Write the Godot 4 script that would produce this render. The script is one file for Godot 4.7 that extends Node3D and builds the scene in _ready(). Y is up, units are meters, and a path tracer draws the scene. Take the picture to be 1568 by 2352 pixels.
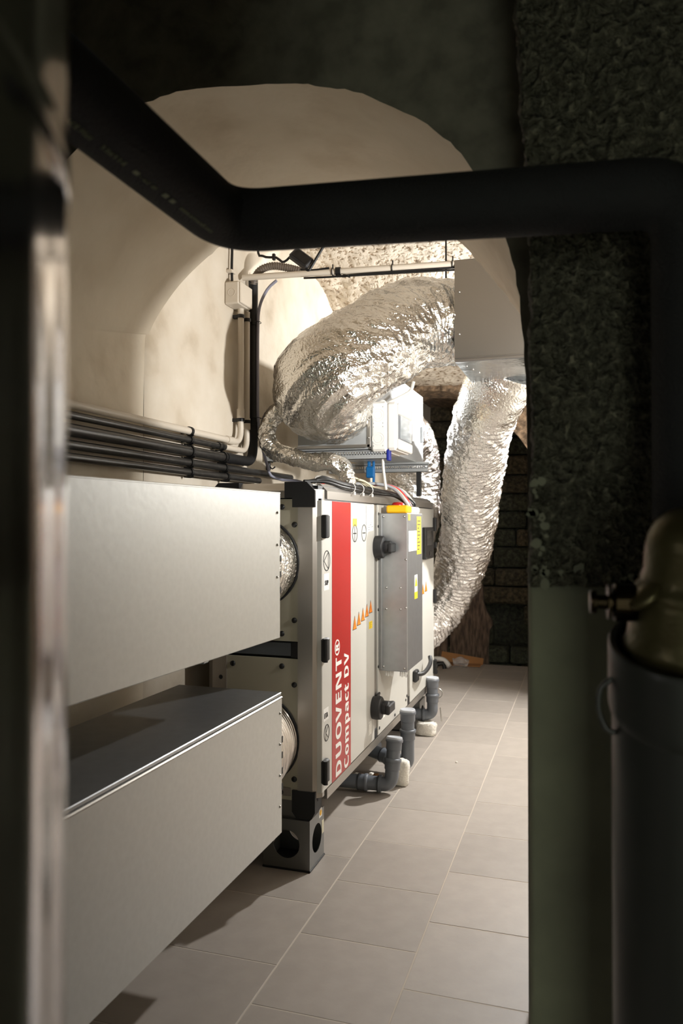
extends Node3D
# A vaulted cellar plant room seen through a thick arch: air handling unit, silencer boxes, foil ducts, conduits.

class MB:
	var v := PackedVector3Array()
	var n := PackedVector3Array()
	var uv := PackedVector2Array()
	var idx := PackedInt32Array()

	func tri(a: Vector3, b: Vector3, c: Vector3, hint: Vector3) -> void:
		var cr := (b - a).cross(c - a)
		if cr.length_squared() < 1e-20:
			return
		var k := v.size()
		var nn := cr.normalized()
		if nn.dot(hint) < 0.0:
			nn = -nn
			v.append_array([a, b, c])
		else:
			v.append_array([a, c, b])
		for i in 3:
			n.append(nn)
			uv.append(Vector2.ZERO)
			idx.append(k + i)

	func quad(a: Vector3, b: Vector3, c: Vector3, d: Vector3, hint: Vector3) -> void:
		tri(a, b, c, hint)
		tri(a, c, d, hint)

	func uvquad(center: Vector3, right: Vector3, up: Vector3) -> void:
		var k := v.size()
		var nn := right.cross(up).normalized()
		v.append_array([center - right - up, center - right + up, center + right + up, center + right - up])
		uv.append_array([Vector2(0, 1), Vector2(0, 0), Vector2(1, 0), Vector2(1, 1)])
		for i in 4:
			n.append(nn)
		idx.append_array([k, k + 1, k + 2, k, k + 2, k + 3])

	# a box between two corners with chamfered edges
	func box(lo: Vector3, hi: Vector3, bev := 0.0, bs := Basis.IDENTITY, about := Vector3.ZERO) -> void:
		var c := (lo + hi) * 0.5
		var h := (hi - lo).abs() * 0.5
		bev = minf(bev, minf(h.x, minf(h.y, h.z)) * 0.95)
		var p := func(s: Vector3, f: int) -> Vector3:
			var q := Vector3(s.x * (h.x - (0.0 if f == 0 else bev)), s.y * (h.y - (0.0 if f == 1 else bev)), s.z * (h.z - (0.0 if f == 2 else bev))) + c
			return about + bs * (q - about)
		for f in 3:
			var u := (f + 1) % 3
			var w := (f + 2) % 3
			for s in [-1.0, 1.0]:
				var q := []
				for e in [[-1, -1], [1, -1], [1, 1], [-1, 1]]:
					var sg := Vector3()
					sg[f] = s
					sg[u] = e[0]
					sg[w] = e[1]
					q.append(p.call(sg, f))
				var nn := Vector3()
				nn[f] = s
				quad(q[0], q[1], q[2], q[3], bs * nn)
		if bev <= 0.0:
			return
		for f in 3:
			var g := (f + 1) % 3
			var w := (f + 2) % 3
			for a in [-1.0, 1.0]:
				for b in [-1.0, 1.0]:
					var s1 := Vector3()
					s1[f] = a
					s1[g] = b
					s1[w] = -1
					var s2 := s1
					s2[w] = 1
					var nn := Vector3()
					nn[f] = a
					nn[g] = b
					quad(p.call(s1, f), p.call(s2, f), p.call(s2, g), p.call(s1, g), bs * nn)
		for x in [-1.0, 1.0]:
			for y in [-1.0, 1.0]:
				for z in [-1.0, 1.0]:
					var s := Vector3(x, y, z)
					tri(p.call(s, 0), p.call(s, 1), p.call(s, 2), bs * s)

	# a net of points (rows of equal length) with smooth normals; wrap closes each row into a ring; out tells which side is the front
	func grid(rows: Array, wrap: bool, out: Callable) -> void:
		var nr := rows.size()
		var nc: int = rows[0].size()
		var k := v.size()
		var nor := PackedVector3Array()
		nor.resize(nr * nc)
		for r in rows:
			v.append_array(r)
		var cc := nc if wrap else nc - 1
		var m := k + (nr / 2) * nc + (nc / 2 if not wrap else 0)
		var mr := nr / 2
		if mr >= nr - 1:
			mr = nr - 2
		var a0: Vector3 = rows[mr][0]
		var b0: Vector3 = rows[mr][1]
		var d0: Vector3 = rows[mr + 1][0]
		var hint: Vector3 = out.call(a0, mr)
		var flip := (b0 - a0).cross(d0 - a0).dot(hint) > 0.0
		for i in nr - 1:
			for j in cc:
				var a := i * nc + j
				var b := i * nc + (j + 1) % nc
				var c := (i + 1) * nc + (j + 1) % nc
				var d := (i + 1) * nc + j
				var f := (v[k + c] - v[k + a]).cross(v[k + d] - v[k + b])
				if not flip:
					f = -f
				nor[a] += f
				nor[b] += f
				nor[c] += f
				nor[d] += f
				if flip:
					idx.append_array([k + a, k + c, k + b, k + a, k + d, k + c])
				else:
					idx.append_array([k + a, k + b, k + c, k + a, k + c, k + d])
		for i in nr * nc:
			n.append(nor[i].normalized())
			uv.append(Vector2(float(i % nc) / nc, float(i / nc) / nr))

	func fan(ring: PackedVector3Array, hint: Vector3) -> void:
		var c := Vector3()
		for p in ring:
			c += p
		c /= ring.size()
		for i in ring.size():
			tri(c, ring[i], ring[(i + 1) % ring.size()], hint)

	# a tube along points; rad is a number or Callable(s along, angle, index) -> radius
	func tube(path: PackedVector3Array, rad: Variant, seg := 16, caps := true, first := Vector3.UP) -> void:
		var rows := []
		var t0 := (path[1] - path[0]).normalized()
		var up := first
		if absf(up.dot(t0)) > 0.95:
			up = Vector3.RIGHT
		var sd := t0.cross(up).normalized()
		var s := 0.0
		for i in path.size():
			var t := (path[mini(i + 1, path.size() - 1)] - path[maxi(i - 1, 0)]).normalized()
			sd = (sd - t * sd.dot(t)).normalized()
			var u2 := sd.cross(t)
			if i > 0:
				s += path[i].distance_to(path[i - 1])
			var row := PackedVector3Array()
			for j in seg:
				var a := TAU * j / seg
				var r: float = rad.call(s, a, i) if rad is Callable else rad
				row.append(path[i] + (sd * cos(a) + u2 * sin(a)) * r)
			rows.append(row)
		grid(rows, true, func(p: Vector3, i: int) -> Vector3: return p - path[i])
		if caps:
			fan(rows[0], -t0)
			fan(rows[-1], (path[-1] - path[-2]).normalized())

	# profile of (radius, height) turned about an axis; sharp splits shading at every corner
	func lathe(prof: Array, at: Vector3, axis: Vector3, seg := 32, sharp := false) -> void:
		var ax := axis.normalized()
		var sd := ax.cross(Vector3.RIGHT if absf(ax.x) < 0.9 else Vector3.UP).normalized()
		var fw := ax.cross(sd)
		var rows := []
		for p in prof:
			var row := PackedVector3Array()
			for j in seg:
				var a := TAU * j / seg
				row.append(at + ax * p.y + (sd * cos(a) + fw * sin(a)) * maxf(p.x, 1e-5))
			rows.append(row)
		if sharp:
			for i in rows.size() - 1:
				var dp: Vector2 = prof[i + 1] - prof[i]
				var sg := 1.0
				for j in seg:
					var a := TAU * (j + 0.5) / seg
					var radial := sd * cos(a) + fw * sin(a)
					var nn := (radial * dp.y - ax * dp.x) * sg
					quad(rows[i][j], rows[i][(j + 1) % seg], rows[i + 1][(j + 1) % seg], rows[i + 1][j], nn)
		else:
			var mid := rows.size() / 2
			grid(rows, true, func(p: Vector3, i: int) -> Vector3:
				var q: int = mini(i + 1, prof.size() - 1)
				var dp: Vector2 = prof[q] - prof[i]
				var rr: Vector3 = p - at
				rr = (rr - ax * rr.dot(ax)).normalized()
				return rr * dp.y - ax * dp.x)

	# a flat outline pushed along a direction; the outline lies in the plane of ex and ey
	func prism(poly: PackedVector2Array, at: Vector3, ex: Vector3, ey: Vector3, depth: Vector3) -> void:
		var t := Geometry2D.triangulate_polygon(poly)
		var q := func(p: Vector2) -> Vector3: return at + ex * p.x + ey * p.y
		for i in range(0, t.size(), 3):
			var a: Vector3 = q.call(poly[t[i]])
			var b: Vector3 = q.call(poly[t[i + 1]])
			var c: Vector3 = q.call(poly[t[i + 2]])
			tri(a, b, c, -depth)
			tri(a + depth, b + depth, c + depth, depth)
		var cw := Geometry2D.is_polygon_clockwise(poly)
		for i in poly.size():
			var p0 := poly[i]
			var p1 := poly[(i + 1) % poly.size()]
			var e := p1 - p0
			var o := Vector2(e.y, -e.x) * (-1.0 if cw else 1.0)
			var a: Vector3 = q.call(p0)
			var b: Vector3 = q.call(p1)
			quad(a, b, b + depth, a + depth, ex * o.x + ey * o.y)

	# a rectangular plate with a round hole
	func holed(c: Vector3, ex: Vector3, ey: Vector3, hw: float, hh: float, r: float, depth: Vector3, seg := 40) -> void:
		var o := []
		var q := []
		var angs := []
		for j in seg:
			angs.append(TAU * j / seg)
		for e in [Vector2(hw, hh), Vector2(-hw, hh), Vector2(-hw, -hh), Vector2(hw, -hh)]:
			angs.append(fposmod(e.angle(), TAU))
		angs.sort()
		for a in angs:
			var d := Vector2(cos(a), sin(a))
			var k := minf(hw / maxf(absf(d.x), 1e-6), hh / maxf(absf(d.y), 1e-6))
			o.append(c + ex * d.x * k + ey * d.y * k)
			q.append(c + ex * d.x * r + ey * d.y * r)
		for i in angs.size():
			var j: int = (i + 1) % angs.size()
			quad(o[i], o[j], q[j], q[i], -depth)
			quad(o[i] + depth, o[j] + depth, q[j] + depth, q[i] + depth, depth)
			quad(q[i], q[j], q[j] + depth, q[i] + depth, c - q[i])
			quad(o[i], o[j], o[j] + depth, o[i] + depth, o[i] - c)

	func mesh() -> ArrayMesh:
		var arr := []
		arr.resize(Mesh.ARRAY_MAX)
		arr[Mesh.ARRAY_VERTEX] = v
		arr[Mesh.ARRAY_NORMAL] = n
		arr[Mesh.ARRAY_TEX_UV] = uv
		arr[Mesh.ARRAY_INDEX] = idx
		var m := ArrayMesh.new()
		m.add_surface_from_arrays(Mesh.PRIMITIVE_TRIANGLES, arr)
		return m


var M := {}
var taken := {}
var rng := RandomNumberGenerator.new()
var GAP := Vector3.ZERO


func numbered(called: String) -> String:
	if not taken.has(called):
		taken[called] = 0
		return called
	taken[called] += 1
	return "%s_%03d" % [called, taken[called]]


func tag(o: Node3D, label: String, category := "", group := "", kind := "") -> void:
	if label:
		o.set_meta("label", label)
	if category:
		o.set_meta("category", category)
	if group:
		o.set_meta("group", group)
	if kind:
		o.set_meta("kind", kind)


func thing(called: String, label: String, category: String, base: Vector3, group := "", kind := "") -> Node3D:
	var o := Node3D.new()
	o.name = numbered(called)
	add_child(o)
	o.position = base
	tag(o, label, category, group, kind)
	return o


func world_of(o: Node3D) -> Vector3:
	var p := Vector3.ZERO
	var q: Node = o
	while q != self and q is Node3D:
		p += q.position
		q = q.get_parent()
	return p


func part(called: String, mb: Variant, mat: Material, parent: Node3D, label := "") -> MeshInstance3D:
	var o := MeshInstance3D.new()
	o.name = called
	o.mesh = mb.mesh() if mb is MB else mb
	o.material_override = mat
	parent.add_child(o, true)
	o.position = -world_of(parent)
	if label:
		o.set_meta("label", label)
	return o


func single(called: String, mb: MB, mat: Material, label: String, category: String, group := "", kind := "") -> MeshInstance3D:
	var o := MeshInstance3D.new()
	o.name = numbered(called)
	o.mesh = mb.mesh()
	o.material_override = mat
	add_child(o)
	tag(o, label, category, group, kind)
	return o


func text(called: String, s: String, parent: Node3D, at: Vector3, right: Vector3, up: Vector3, w: float, h: float, mat: Material, bold := true) -> void:
	var f := SystemFont.new()
	f.font_names = PackedStringArray(["Droid Sans"])
	f.font_weight = 800 if bold else 400
	var tm := TextMesh.new()
	tm.font = f
	tm.font_size = 48
	tm.depth = 0.02
	tm.text = s
	var bb := tm.get_aabb()
	var o := MeshInstance3D.new()
	o.name = called
	o.mesh = tm
	o.material_override = mat
	parent.add_child(o, true)
	var nn := right.cross(up).normalized()
	var sx := w / bb.size.x
	var sy := h / bb.size.y
	var bs := Basis(right.normalized() * sx, up.normalized() * sy, nn * (0.0016 / 0.02))
	o.transform = Transform3D(bs, at - bs * (bb.position + bb.size * 0.5) - world_of(parent))


func smooth_path(pts: Array, step: float) -> PackedVector3Array:
	var out := PackedVector3Array()
	for i in pts.size() - 1:
		var p0: Vector3 = pts[maxi(i - 1, 0)]
		var p1: Vector3 = pts[i]
		var p2: Vector3 = pts[i + 1]
		var p3: Vector3 = pts[mini(i + 2, pts.size() - 1)]
		var k := maxi(2, int(p1.distance_to(p2) / step))
		for j in k:
			out.append(p1.cubic_interpolate(p2, p0, p3, float(j) / k))
	out.append(pts[-1])
	return out


func bent_path(pts: Array, r: float, k := 8) -> PackedVector3Array:   # straight runs with round bends
	var out := PackedVector3Array([pts[0]])
	for i in range(1, pts.size() - 1):
		var p: Vector3 = pts[i]
		var a: Vector3 = (pts[i - 1] - p).normalized()
		var b: Vector3 = (pts[i + 1] - p).normalized()
		var p0 := p + a * r
		var p2 := p + b * r
		for j in k + 1:
			var t := float(j) / k
			out.append(p0.lerp(p, t).lerp(p.lerp(p2, t), t))
	out.append(pts[-1])
	return out


func noise(type: int, freq: float, sd: int, oct := 4) -> FastNoiseLite:
	var f := FastNoiseLite.new()
	f.noise_type = type
	f.frequency = freq
	f.seed = sd
	f.fractal_octaves = oct
	return f


func tex(f: FastNoiseLite, size: int, cols: Array, offs: Array) -> NoiseTexture2D:
	var t := NoiseTexture2D.new()
	t.width = size
	t.height = size
	t.seamless = true
	t.noise = f
	var g := Gradient.new()
	g.offsets = PackedFloat32Array(offs)
	g.colors = PackedColorArray(cols)
	t.color_ramp = g
	return t


func mat(c: Color, rough := 0.6, metal := 0.0) -> StandardMaterial3D:
	var m := StandardMaterial3D.new()
	m.albedo_color = c
	m.roughness = rough
	m.metallic = metal
	return m


func tri(m: StandardMaterial3D, scale: float, in_world := true) -> StandardMaterial3D:
	m.uv1_triplanar = true
	m.uv1_world_triplanar = in_world
	m.uv1_scale = Vector3(scale, scale, scale)
	return m


func bump(m: StandardMaterial3D, t: Texture2D, cm: float) -> StandardMaterial3D:
	m.heightmap_enabled = true
	m.heightmap_texture = t
	m.heightmap_scale = cm
	return m


func grey(a: float) -> Color:
	return Color(a, a, a)


func make_materials() -> void:
	var S := FastNoiseLite.TYPE_SIMPLEX_SMOOTH
	var big := noise(S, 0.006, 3, 5)
	var fine := noise(S, 0.03, 5, 5)
	var g01 := [Color.BLACK, Color.WHITE]
	var h_fine := tex(fine, 512, g01, [0.0, 1.0])
	var h_big := tex(big, 512, g01, [0.1, 0.9])
	# light plaster of vault and walls
	var p := tri(mat(Color.WHITE, 0.9), 0.45)
	p.albedo_texture = tex(noise(S, 0.005, 11, 6), 1024, [Color(0.715, 0.66, 0.58), Color(0.80, 0.755, 0.685), Color(0.815, 0.775, 0.71), Color(0.85, 0.815, 0.76)], [0.05, 0.4, 0.6, 1.0])
	M.plaster = bump(p, h_fine, 0.25)
	M.bounce_white = mat(Color(0.93, 0.91, 0.87), 0.9)  # unseen right wall only, whitened to bounce light onto the soffit
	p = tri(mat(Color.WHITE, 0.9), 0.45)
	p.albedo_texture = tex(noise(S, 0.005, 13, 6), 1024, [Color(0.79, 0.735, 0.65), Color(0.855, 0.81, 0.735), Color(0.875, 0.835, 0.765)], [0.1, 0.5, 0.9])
	M.soffit = bump(p, h_fine, 0.3)  # copy of the plaster, lightened to make up for weak bounce light
	# limewashed rubble vault with brown specks
	p = tri(mat(Color.WHITE, 0.95), 0.9)
	p.albedo_texture = tex(noise(S, 0.022, 17, 6), 1024, [Color(0.36, 0.28, 0.19), Color(0.62, 0.53, 0.42), Color(0.80, 0.755, 0.69), Color(0.87, 0.835, 0.785)], [0.14, 0.26, 0.37, 1.0])
	M.limewash = bump(p, tex(noise(S, 0.022, 17, 6), 1024, g01, [0.1, 0.5]), 0.9)
	# bare dark plaster of the near room
	p = tri(mat(Color.WHITE, 0.95), 0.6)
	p.albedo_texture = tex(noise(S, 0.012, 21, 6), 1024, [Color(0.40, 0.39, 0.345), Color(0.46, 0.445, 0.395), Color(0.51, 0.495, 0.44)], [0.2, 0.5, 0.9])
	M.dark_plaster = bump(p, h_fine, 0.5)
	p = tri(mat(Color.WHITE, 0.95), 2.0)
	p.albedo_texture = tex(noise(S, 0.018, 23, 6), 1024, [Color(0.27, 0.265, 0.22), Color(0.385, 0.375, 0.315), Color(0.50, 0.485, 0.41)], [0.2, 0.5, 0.85])
	M.render = bump(p, tex(noise(S, 0.018, 23, 6), 1024, g01, [0.2, 0.8]), 4.0)
	p = tri(mat(Color.WHITE, 0.8), 0.8)
	p.albedo_texture = tex(noise(S, 0.008, 29, 5), 512, [Color(0.46, 0.46, 0.39), Color(0.52, 0.52, 0.44)], [0.2, 0.8])
	M.smooth_plaster = bump(p, h_fine, 0.1)
	# floor tiles
	M.tile = []
	for i in 4:
		p = tri(mat(Color.WHITE, 0.5), 1.3)
		var k: float = 1.0 + [-0.035, 0.0, 0.025, -0.015][i]
		p.albedo_texture = tex(noise(S, 0.012, 31 + i, 6), 512, [Color(0.625 * k, 0.59 * k, 0.555 * k), Color(0.645 * k, 0.61 * k, 0.575 * k)], [0.2, 0.8])
		M.tile.append(bump(p, h_fine, 0.03))
	M.grout = mat(Color(0.74, 0.70, 0.65), 0.9)
	# stone and brick of the far recess
	M.stone = []
	for c in [Color(0.35, 0.315, 0.24), Color(0.30, 0.295, 0.225), Color(0.38, 0.335, 0.25), Color(0.27, 0.27, 0.205)]:
		p = tri(mat(c, 0.95), 2.0)
		p.albedo_texture = tex(fine, 256, [grey(0.6), grey(1.0)], [0.2, 0.8])
		M.stone.append(bump(p, h_fine, 1.5))
	p = tri(mat(Color(0.62, 0.52, 0.42), 0.95), 1.2)
	p.albedo_texture = tex(noise(S, 0.02, 77, 5), 512, [grey(0.55), grey(1.0)], [0.2, 0.8])
	M.brown_wall = bump(p, h_fine, 1.6)
	# sheet metal
	var brushed := noise(S, 0.03, 41, 4)
	p = tri(mat(Color.WHITE, 0.40, 0.55), 1.6)
	p.albedo_texture = tex(noise(FastNoiseLite.TYPE_CELLULAR, 0.05, 43, 2), 512, [Color(0.775, 0.775, 0.76), Color(0.80, 0.80, 0.785)], [0.0, 1.0])
	M.box_sheet = bump(p, tex(brushed, 512, g01, [0.0, 1.0]), 0.02)
	M.dull_sheet = bump(tri(mat(Color(0.62, 0.60, 0.57), 0.33, 0.9), 1.6), h_big, 0.02)
	p = tri(mat(Color.WHITE, 0.34, 0.85), 1.4)
	p.albedo_texture = tex(noise(FastNoiseLite.TYPE_CELLULAR, 0.03, 45, 2), 512, [Color(0.66, 0.67, 0.68), Color(0.70, 0.71, 0.72)], [0.0, 1.0])
	M.zinc = bump(p, h_big, 0.015)
	M.galv = bump(tri(mat(Color(0.70, 0.71, 0.715), 0.4, 0.35), 1.4), h_big, 0.03)
	p = tri(mat(Color.WHITE, 0.2, 1.0), 1.4)
	p.albedo_texture = tex(noise(FastNoiseLite.TYPE_CELLULAR, 0.03, 47, 2), 512, [Color(0.74, 0.77, 0.80), Color(0.83, 0.85, 0.87)], [0.0, 1.0])
	M.zinc_bright = bump(p, h_big, 0.3)
	M.aluminium = mat(Color(0.64, 0.62, 0.59), 0.34, 0.75)
	M.foot_steel = mat(Color(0.50, 0.50, 0.49), 0.36, 0.85)
	M.foil_smooth = mat(Color(0.86, 0.84, 0.82), 0.2, 1.0)
	M.screw = mat(Color(0.75, 0.74, 0.72), 0.3, 1.0)
	# crumpled foil
	var rid := noise(S, 0.014, 51, 3)
	rid.fractal_type = FastNoiseLite.FRACTAL_RIDGED
	rid.fractal_gain = 0.42
	rid.domain_warp_enabled = true
	rid.domain_warp_amplitude = 22.0
	rid.domain_warp_frequency = 0.012
	var h_foil := tex(rid, 1024, g01, [0.0, 1.0])
	p = tri(mat(Color(0.87, 0.86, 0.84), 0.13, 1.0), 2.2)
	M.foil = bump(p, h_foil, 0.55)
	p = tri(mat(Color(0.90, 0.89, 0.88), 0.16, 1.0), 3.0)
	M.foil_rough = bump(p, h_foil, 0.6)
	p = tri(mat(Color(0.80, 0.79, 0.80), 0.13, 1.0), 1.0)
	M.jacket = p
	# paint and plastic
	M.panel = tri(mat(Color(0.745, 0.735, 0.705), 0.33), 1.0)
	M.end_panel = mat(Color(0.64, 0.62, 0.55), 0.4)
	M.blue_grey = mat(Color(0.36, 0.38, 0.40), 0.4, 0.3)
	M.red = mat(Color(0.64, 0.085, 0.075), 0.3)
	M.white_print = mat(Color(0.90, 0.89, 0.87), 0.5)
	M.black = mat(Color(0.035, 0.035, 0.037), 0.45)
	M.black_soft = mat(Color(0.055, 0.055, 0.06), 0.6)
	M.dark_grey = mat(Color(0.13, 0.13, 0.135), 0.45)
	M.white_plastic = mat(Color(0.88, 0.87, 0.85), 0.35)
	M.cream_conduit = mat(Color(0.80, 0.76, 0.70), 0.4)
	M.dusty_pipe = tri(mat(Color.WHITE, 0.3), 3.0)
	M.dusty_pipe.albedo_texture = tex(fine, 256, [Color(0.13, 0.127, 0.122), Color(0.20, 0.19, 0.18)], [0.3, 0.8])
	M.pvc = mat(Color(0.40, 0.415, 0.44), 0.35)
	M.pvc_ring = mat(Color(0.20, 0.21, 0.22), 0.5)
	M.yellow = mat(Color(0.93, 0.70, 0.02), 0.35)
	M.sticker_yellow = mat(Color(0.90, 0.78, 0.10), 0.5)
	M.orange = mat(Color(0.91, 0.50, 0.03), 0.5)
	M.blue = mat(Color(0.10, 0.45, 0.72), 0.4)
	M.dark_blue = mat(Color(0.07, 0.13, 0.50), 0.4)
	M.cable_violet = mat(Color(0.58, 0.58, 0.64), 0.4)
	M.cable_grey = mat(Color(0.55, 0.56, 0.58), 0.4)
	M.cable_cream = mat(Color(0.82, 0.79, 0.68), 0.4)
	M.cable_red = mat(Color(0.80, 0.12, 0.08), 0.4)
	M.clear = mat(Color(0.85, 0.88, 0.9, 0.25), 0.08)
	M.clear.transparency = BaseMaterial3D.TRANSPARENCY_ALPHA
	M.screen = mat(Color(0.03, 0.035, 0.06), 0.15)
	# rubber pipe insulation
	p = tri(mat(Color(0.085, 0.085, 0.095), 0.75), 6.0)
	M.rubber = bump(p, tex(noise(S, 0.05, 61, 4), 512, g01, [0.2, 0.8]), 0.15)
	M.print_grey = mat(Color(0.50, 0.52, 0.40), 0.6)
	M.pale_sleeve = mat(Color(0.17, 0.172, 0.165), 0.35)
	p = tri(mat(Color(0.36, 0.33, 0.23), 0.36, 0.7), 4.0)
	M.steel_pipe = bump(p, h_fine, 0.1)
	M.brass = mat(Color(0.17, 0.14, 0.10), 0.3, 1.0)
	# odds and ends
	p = tri(mat(Color.WHITE, 0.9), 3.0)
	p.uv1_scale = Vector3(2.5, 0.5, 2.5)
	p.albedo_texture = tex(noise(S, 0.02, 71, 5), 512, [Color(0.27, 0.215, 0.175), Color(0.44, 0.37, 0.31)], [0.2, 0.8])
	M.old_wood = bump(p, h_fine, 0.6)
	M.cardboard = mat(Color(0.62, 0.44, 0.27), 0.9)
	M.foam = tri(mat(Color(0.88, 0.86, 0.82), 0.9), 3.0)
	bump(M.foam, h_fine, 0.6)
	M.glass_black = mat(Color(0.02, 0.02, 0.022), 0.1)
	# printed paper
	var im := Image.create(64, 96, false, Image.FORMAT_RGB8)
	im.fill(Color(0.92, 0.91, 0.88))
	var rr := RandomNumberGenerator.new()
	rr.seed = 5
	for y in range(8, 90, 8):
		var x := 6
		while x < 52:
			var w := rr.randi_range(3, 9)
			if rr.randf() < 0.75:
				im.fill_rect(Rect2i(x, y, w, 2), Color(0.35, 0.35, 0.38))
			x += w + 3
	M.paper = mat(Color.WHITE, 0.7)
	M.paper.albedo_texture = ImageTexture.create_from_image(im)
	var iy := Image.create(64, 96, false, Image.FORMAT_RGB8)
	iy.fill(Color(0.93, 0.79, 0.08))
	for y in range(10, 90, 9):
		iy.fill_rect(Rect2i(8, y, rr.randi_range(26, 48), 3), Color(0.25, 0.2, 0.05))
	M.paper_yellow = mat(Color.WHITE, 0.6)
	M.paper_yellow.albedo_texture = ImageTexture.create_from_image(iy)


func _ready() -> void:
	rng.seed = 7
	set_view_and_light()
	make_materials()
	# the working floodlight, on the right wall of the vault
	flood_light(Vector3(0.14, 2.45, -5.95), Vector3(-1.3, 0.9, -3.4), 10.0, "lit floodlight on a wall arm above the tiled aisle, far beyond the pier")
	# a second one just behind the arch, shining across to the left wall
	flood_light(Vector3(0.46, 2.0, -2.96), Vector3(-1.7, 2.6, -4.3), 5.2, "lit floodlight on a wall arm right behind the arch, hidden by the pier", 64.0, 1.0)
	build_setting()
	build_floor()
	build_unit()
	build_silencers()
	build_ducts()
	build_plenum()
	build_wall_pipes()
	build_foreground()
	build_on_unit()
	build_drains()
	build_far_end()


func set_view_and_light() -> void:
	var cam := Camera3D.new()
	cam.name = "camera"
	cam.fov = 67.27
	cam.near = 0.02
	cam.far = 60.0
	cam.transform = Transform3D(Basis(Vector3.UP, deg_to_rad(17.58)) * Basis(Vector3.RIGHT, deg_to_rad(0.713)), Vector3(0, 1.557, 0))
	var at := CameraAttributesPhysical.new()
	at.frustum_focal_length = 18.04
	at.frustum_focus_distance = 3.5
	at.exposure_aperture = 2.2
	cam.attributes = at
	add_child(cam)
	cam.current = true
	cam.fov = 67.27
	var env := Environment.new()
	env.background_mode = Environment.BG_COLOR
	env.background_color = Color(0.32, 0.33, 0.30)
	env.background_energy_multiplier = 55.0  # bright backdrop, added as fill light through the rear opening
	env.tonemap_mode = Environment.TONE_MAPPER_LINEAR
	env.tonemap_exposure = 1.08
	env.sdfgi_enabled = true
	env.ssao_enabled = true
	env.ssil_enabled = true
	var we := WorldEnvironment.new()
	we.name = "environment"
	we.environment = env
	add_child(we)


func flood_light(at: Vector3, aim: Vector3, energy: float, label: String, cone := 84.0, soft := 0.25) -> void:
	var d := (aim - at).normalized()
	var sd := d.cross(Vector3.UP).normalized()
	var up := sd.cross(d)
	var bs := Basis(sd, up, -d)
	var t := thing("flood_light", label, "lamp", at)
	var m := MB.new()
	m.box(at - Vector3(0.11, 0.08, 0.0), at + Vector3(0.11, 0.08, 0.06), 0.012, bs, at)
	part("housing", m, M.dark_grey, t)
	m = MB.new()
	m.box(at + Vector3(-0.095, -0.065, -0.004), at + Vector3(0.095, 0.065, -0.001), 0.0, bs, at)
	var glow := mat(Color(0.9, 0.9, 0.88), 0.4)
	glow.emission_enabled = true
	glow.emission = Color(1.0, 0.95, 0.88)
	glow.emission_energy_multiplier = 3.0
	part("lens", m, glow, t)
	m = MB.new()
	m.tube(bent_path([at + bs * Vector3(0, 0, 0.05), at + Vector3(0.07, 0.02, -0.1), Vector3(0.62, at.y + 0.02, at.z - 0.1)], 0.05), 0.012, 10)
	part("arm", m, M.dark_grey, t)
	var l := SpotLight3D.new()
	l.name = numbered("flood_beam")
	add_child(l)
	l.global_transform = Transform3D(bs, at + d * 0.02)
	l.light_color = Color(1.0, 0.995, 0.985)
	l.light_energy = energy
	l.light_size = 0.045
	l.spot_angle = cone
	l.spot_angle_attenuation = soft
	l.spot_range = 14.0
	l.spot_attenuation = 2.0
	l.shadow_enabled = true


func net(nu: int, nv: int, f: Callable, out: Vector3) -> MB:
	var rows := []
	for i in nu + 1:
		var r := PackedVector3Array()
		for j in nv + 1:
			r.append(f.call(float(i) / nu, float(j) / nv))
		rows.append(r)
	var m := MB.new()
	m.grid(rows, false, func(_p: Vector3, _i: int) -> Vector3: return out)
	return m


func arch_profile(back: bool) -> PackedVector2Array:
	var a := [Vector2(-0.142, 0), Vector2(-0.142, 0.9), Vector2(-0.142, 1.778), Vector2(-0.157, 2.092), Vector2(-0.195, 2.293), Vector2(-0.279, 2.481), Vector2(-0.377, 2.599), Vector2(-0.557, 2.721), Vector2(-0.696, 2.773), Vector2(-0.827, 2.802), Vector2(-1.09, 2.832), Vector2(-1.266, 2.82), Vector2(-1.46, 2.745), Vector2(-1.62, 2.61), Vector2(-1.73, 2.44), Vector2(-1.785, 2.25), Vector2(-1.8, 2.0), Vector2(-1.8, 0.9), Vector2(-1.8, 0)]
	if back:
		a = [Vector2(-0.142, 0), Vector2(-0.142, 0.9), Vector2(-0.145, 1.85), Vector2(-0.18, 2.15), Vector2(-0.222, 2.31), Vector2(-0.3, 2.425), Vector2(-0.407, 2.564), Vector2(-0.5, 2.65), Vector2(-0.64, 2.74), Vector2(-0.8, 2.795), Vector2(-1.0, 2.815), Vector2(-1.2, 2.79), Vector2(-1.38, 2.725), Vector2(-1.52, 2.645), Vector2(-1.655, 2.53), Vector2(-1.769, 2.372), Vector2(-1.8, 2.2), Vector2(-1.8, 0.9), Vector2(-1.8, 0)]
	var out := PackedVector2Array()
	for i in a.size() - 1:
		var p0: Vector2 = a[maxi(i - 1, 0)]
		var p3: Vector2 = a[mini(i + 2, a.size() - 1)]
		for j in 6:
			out.append(a[i].cubic_interpolate(a[i + 1], p0, p3, j / 6.0))
	out.append(a[-1])
	return out


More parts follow.
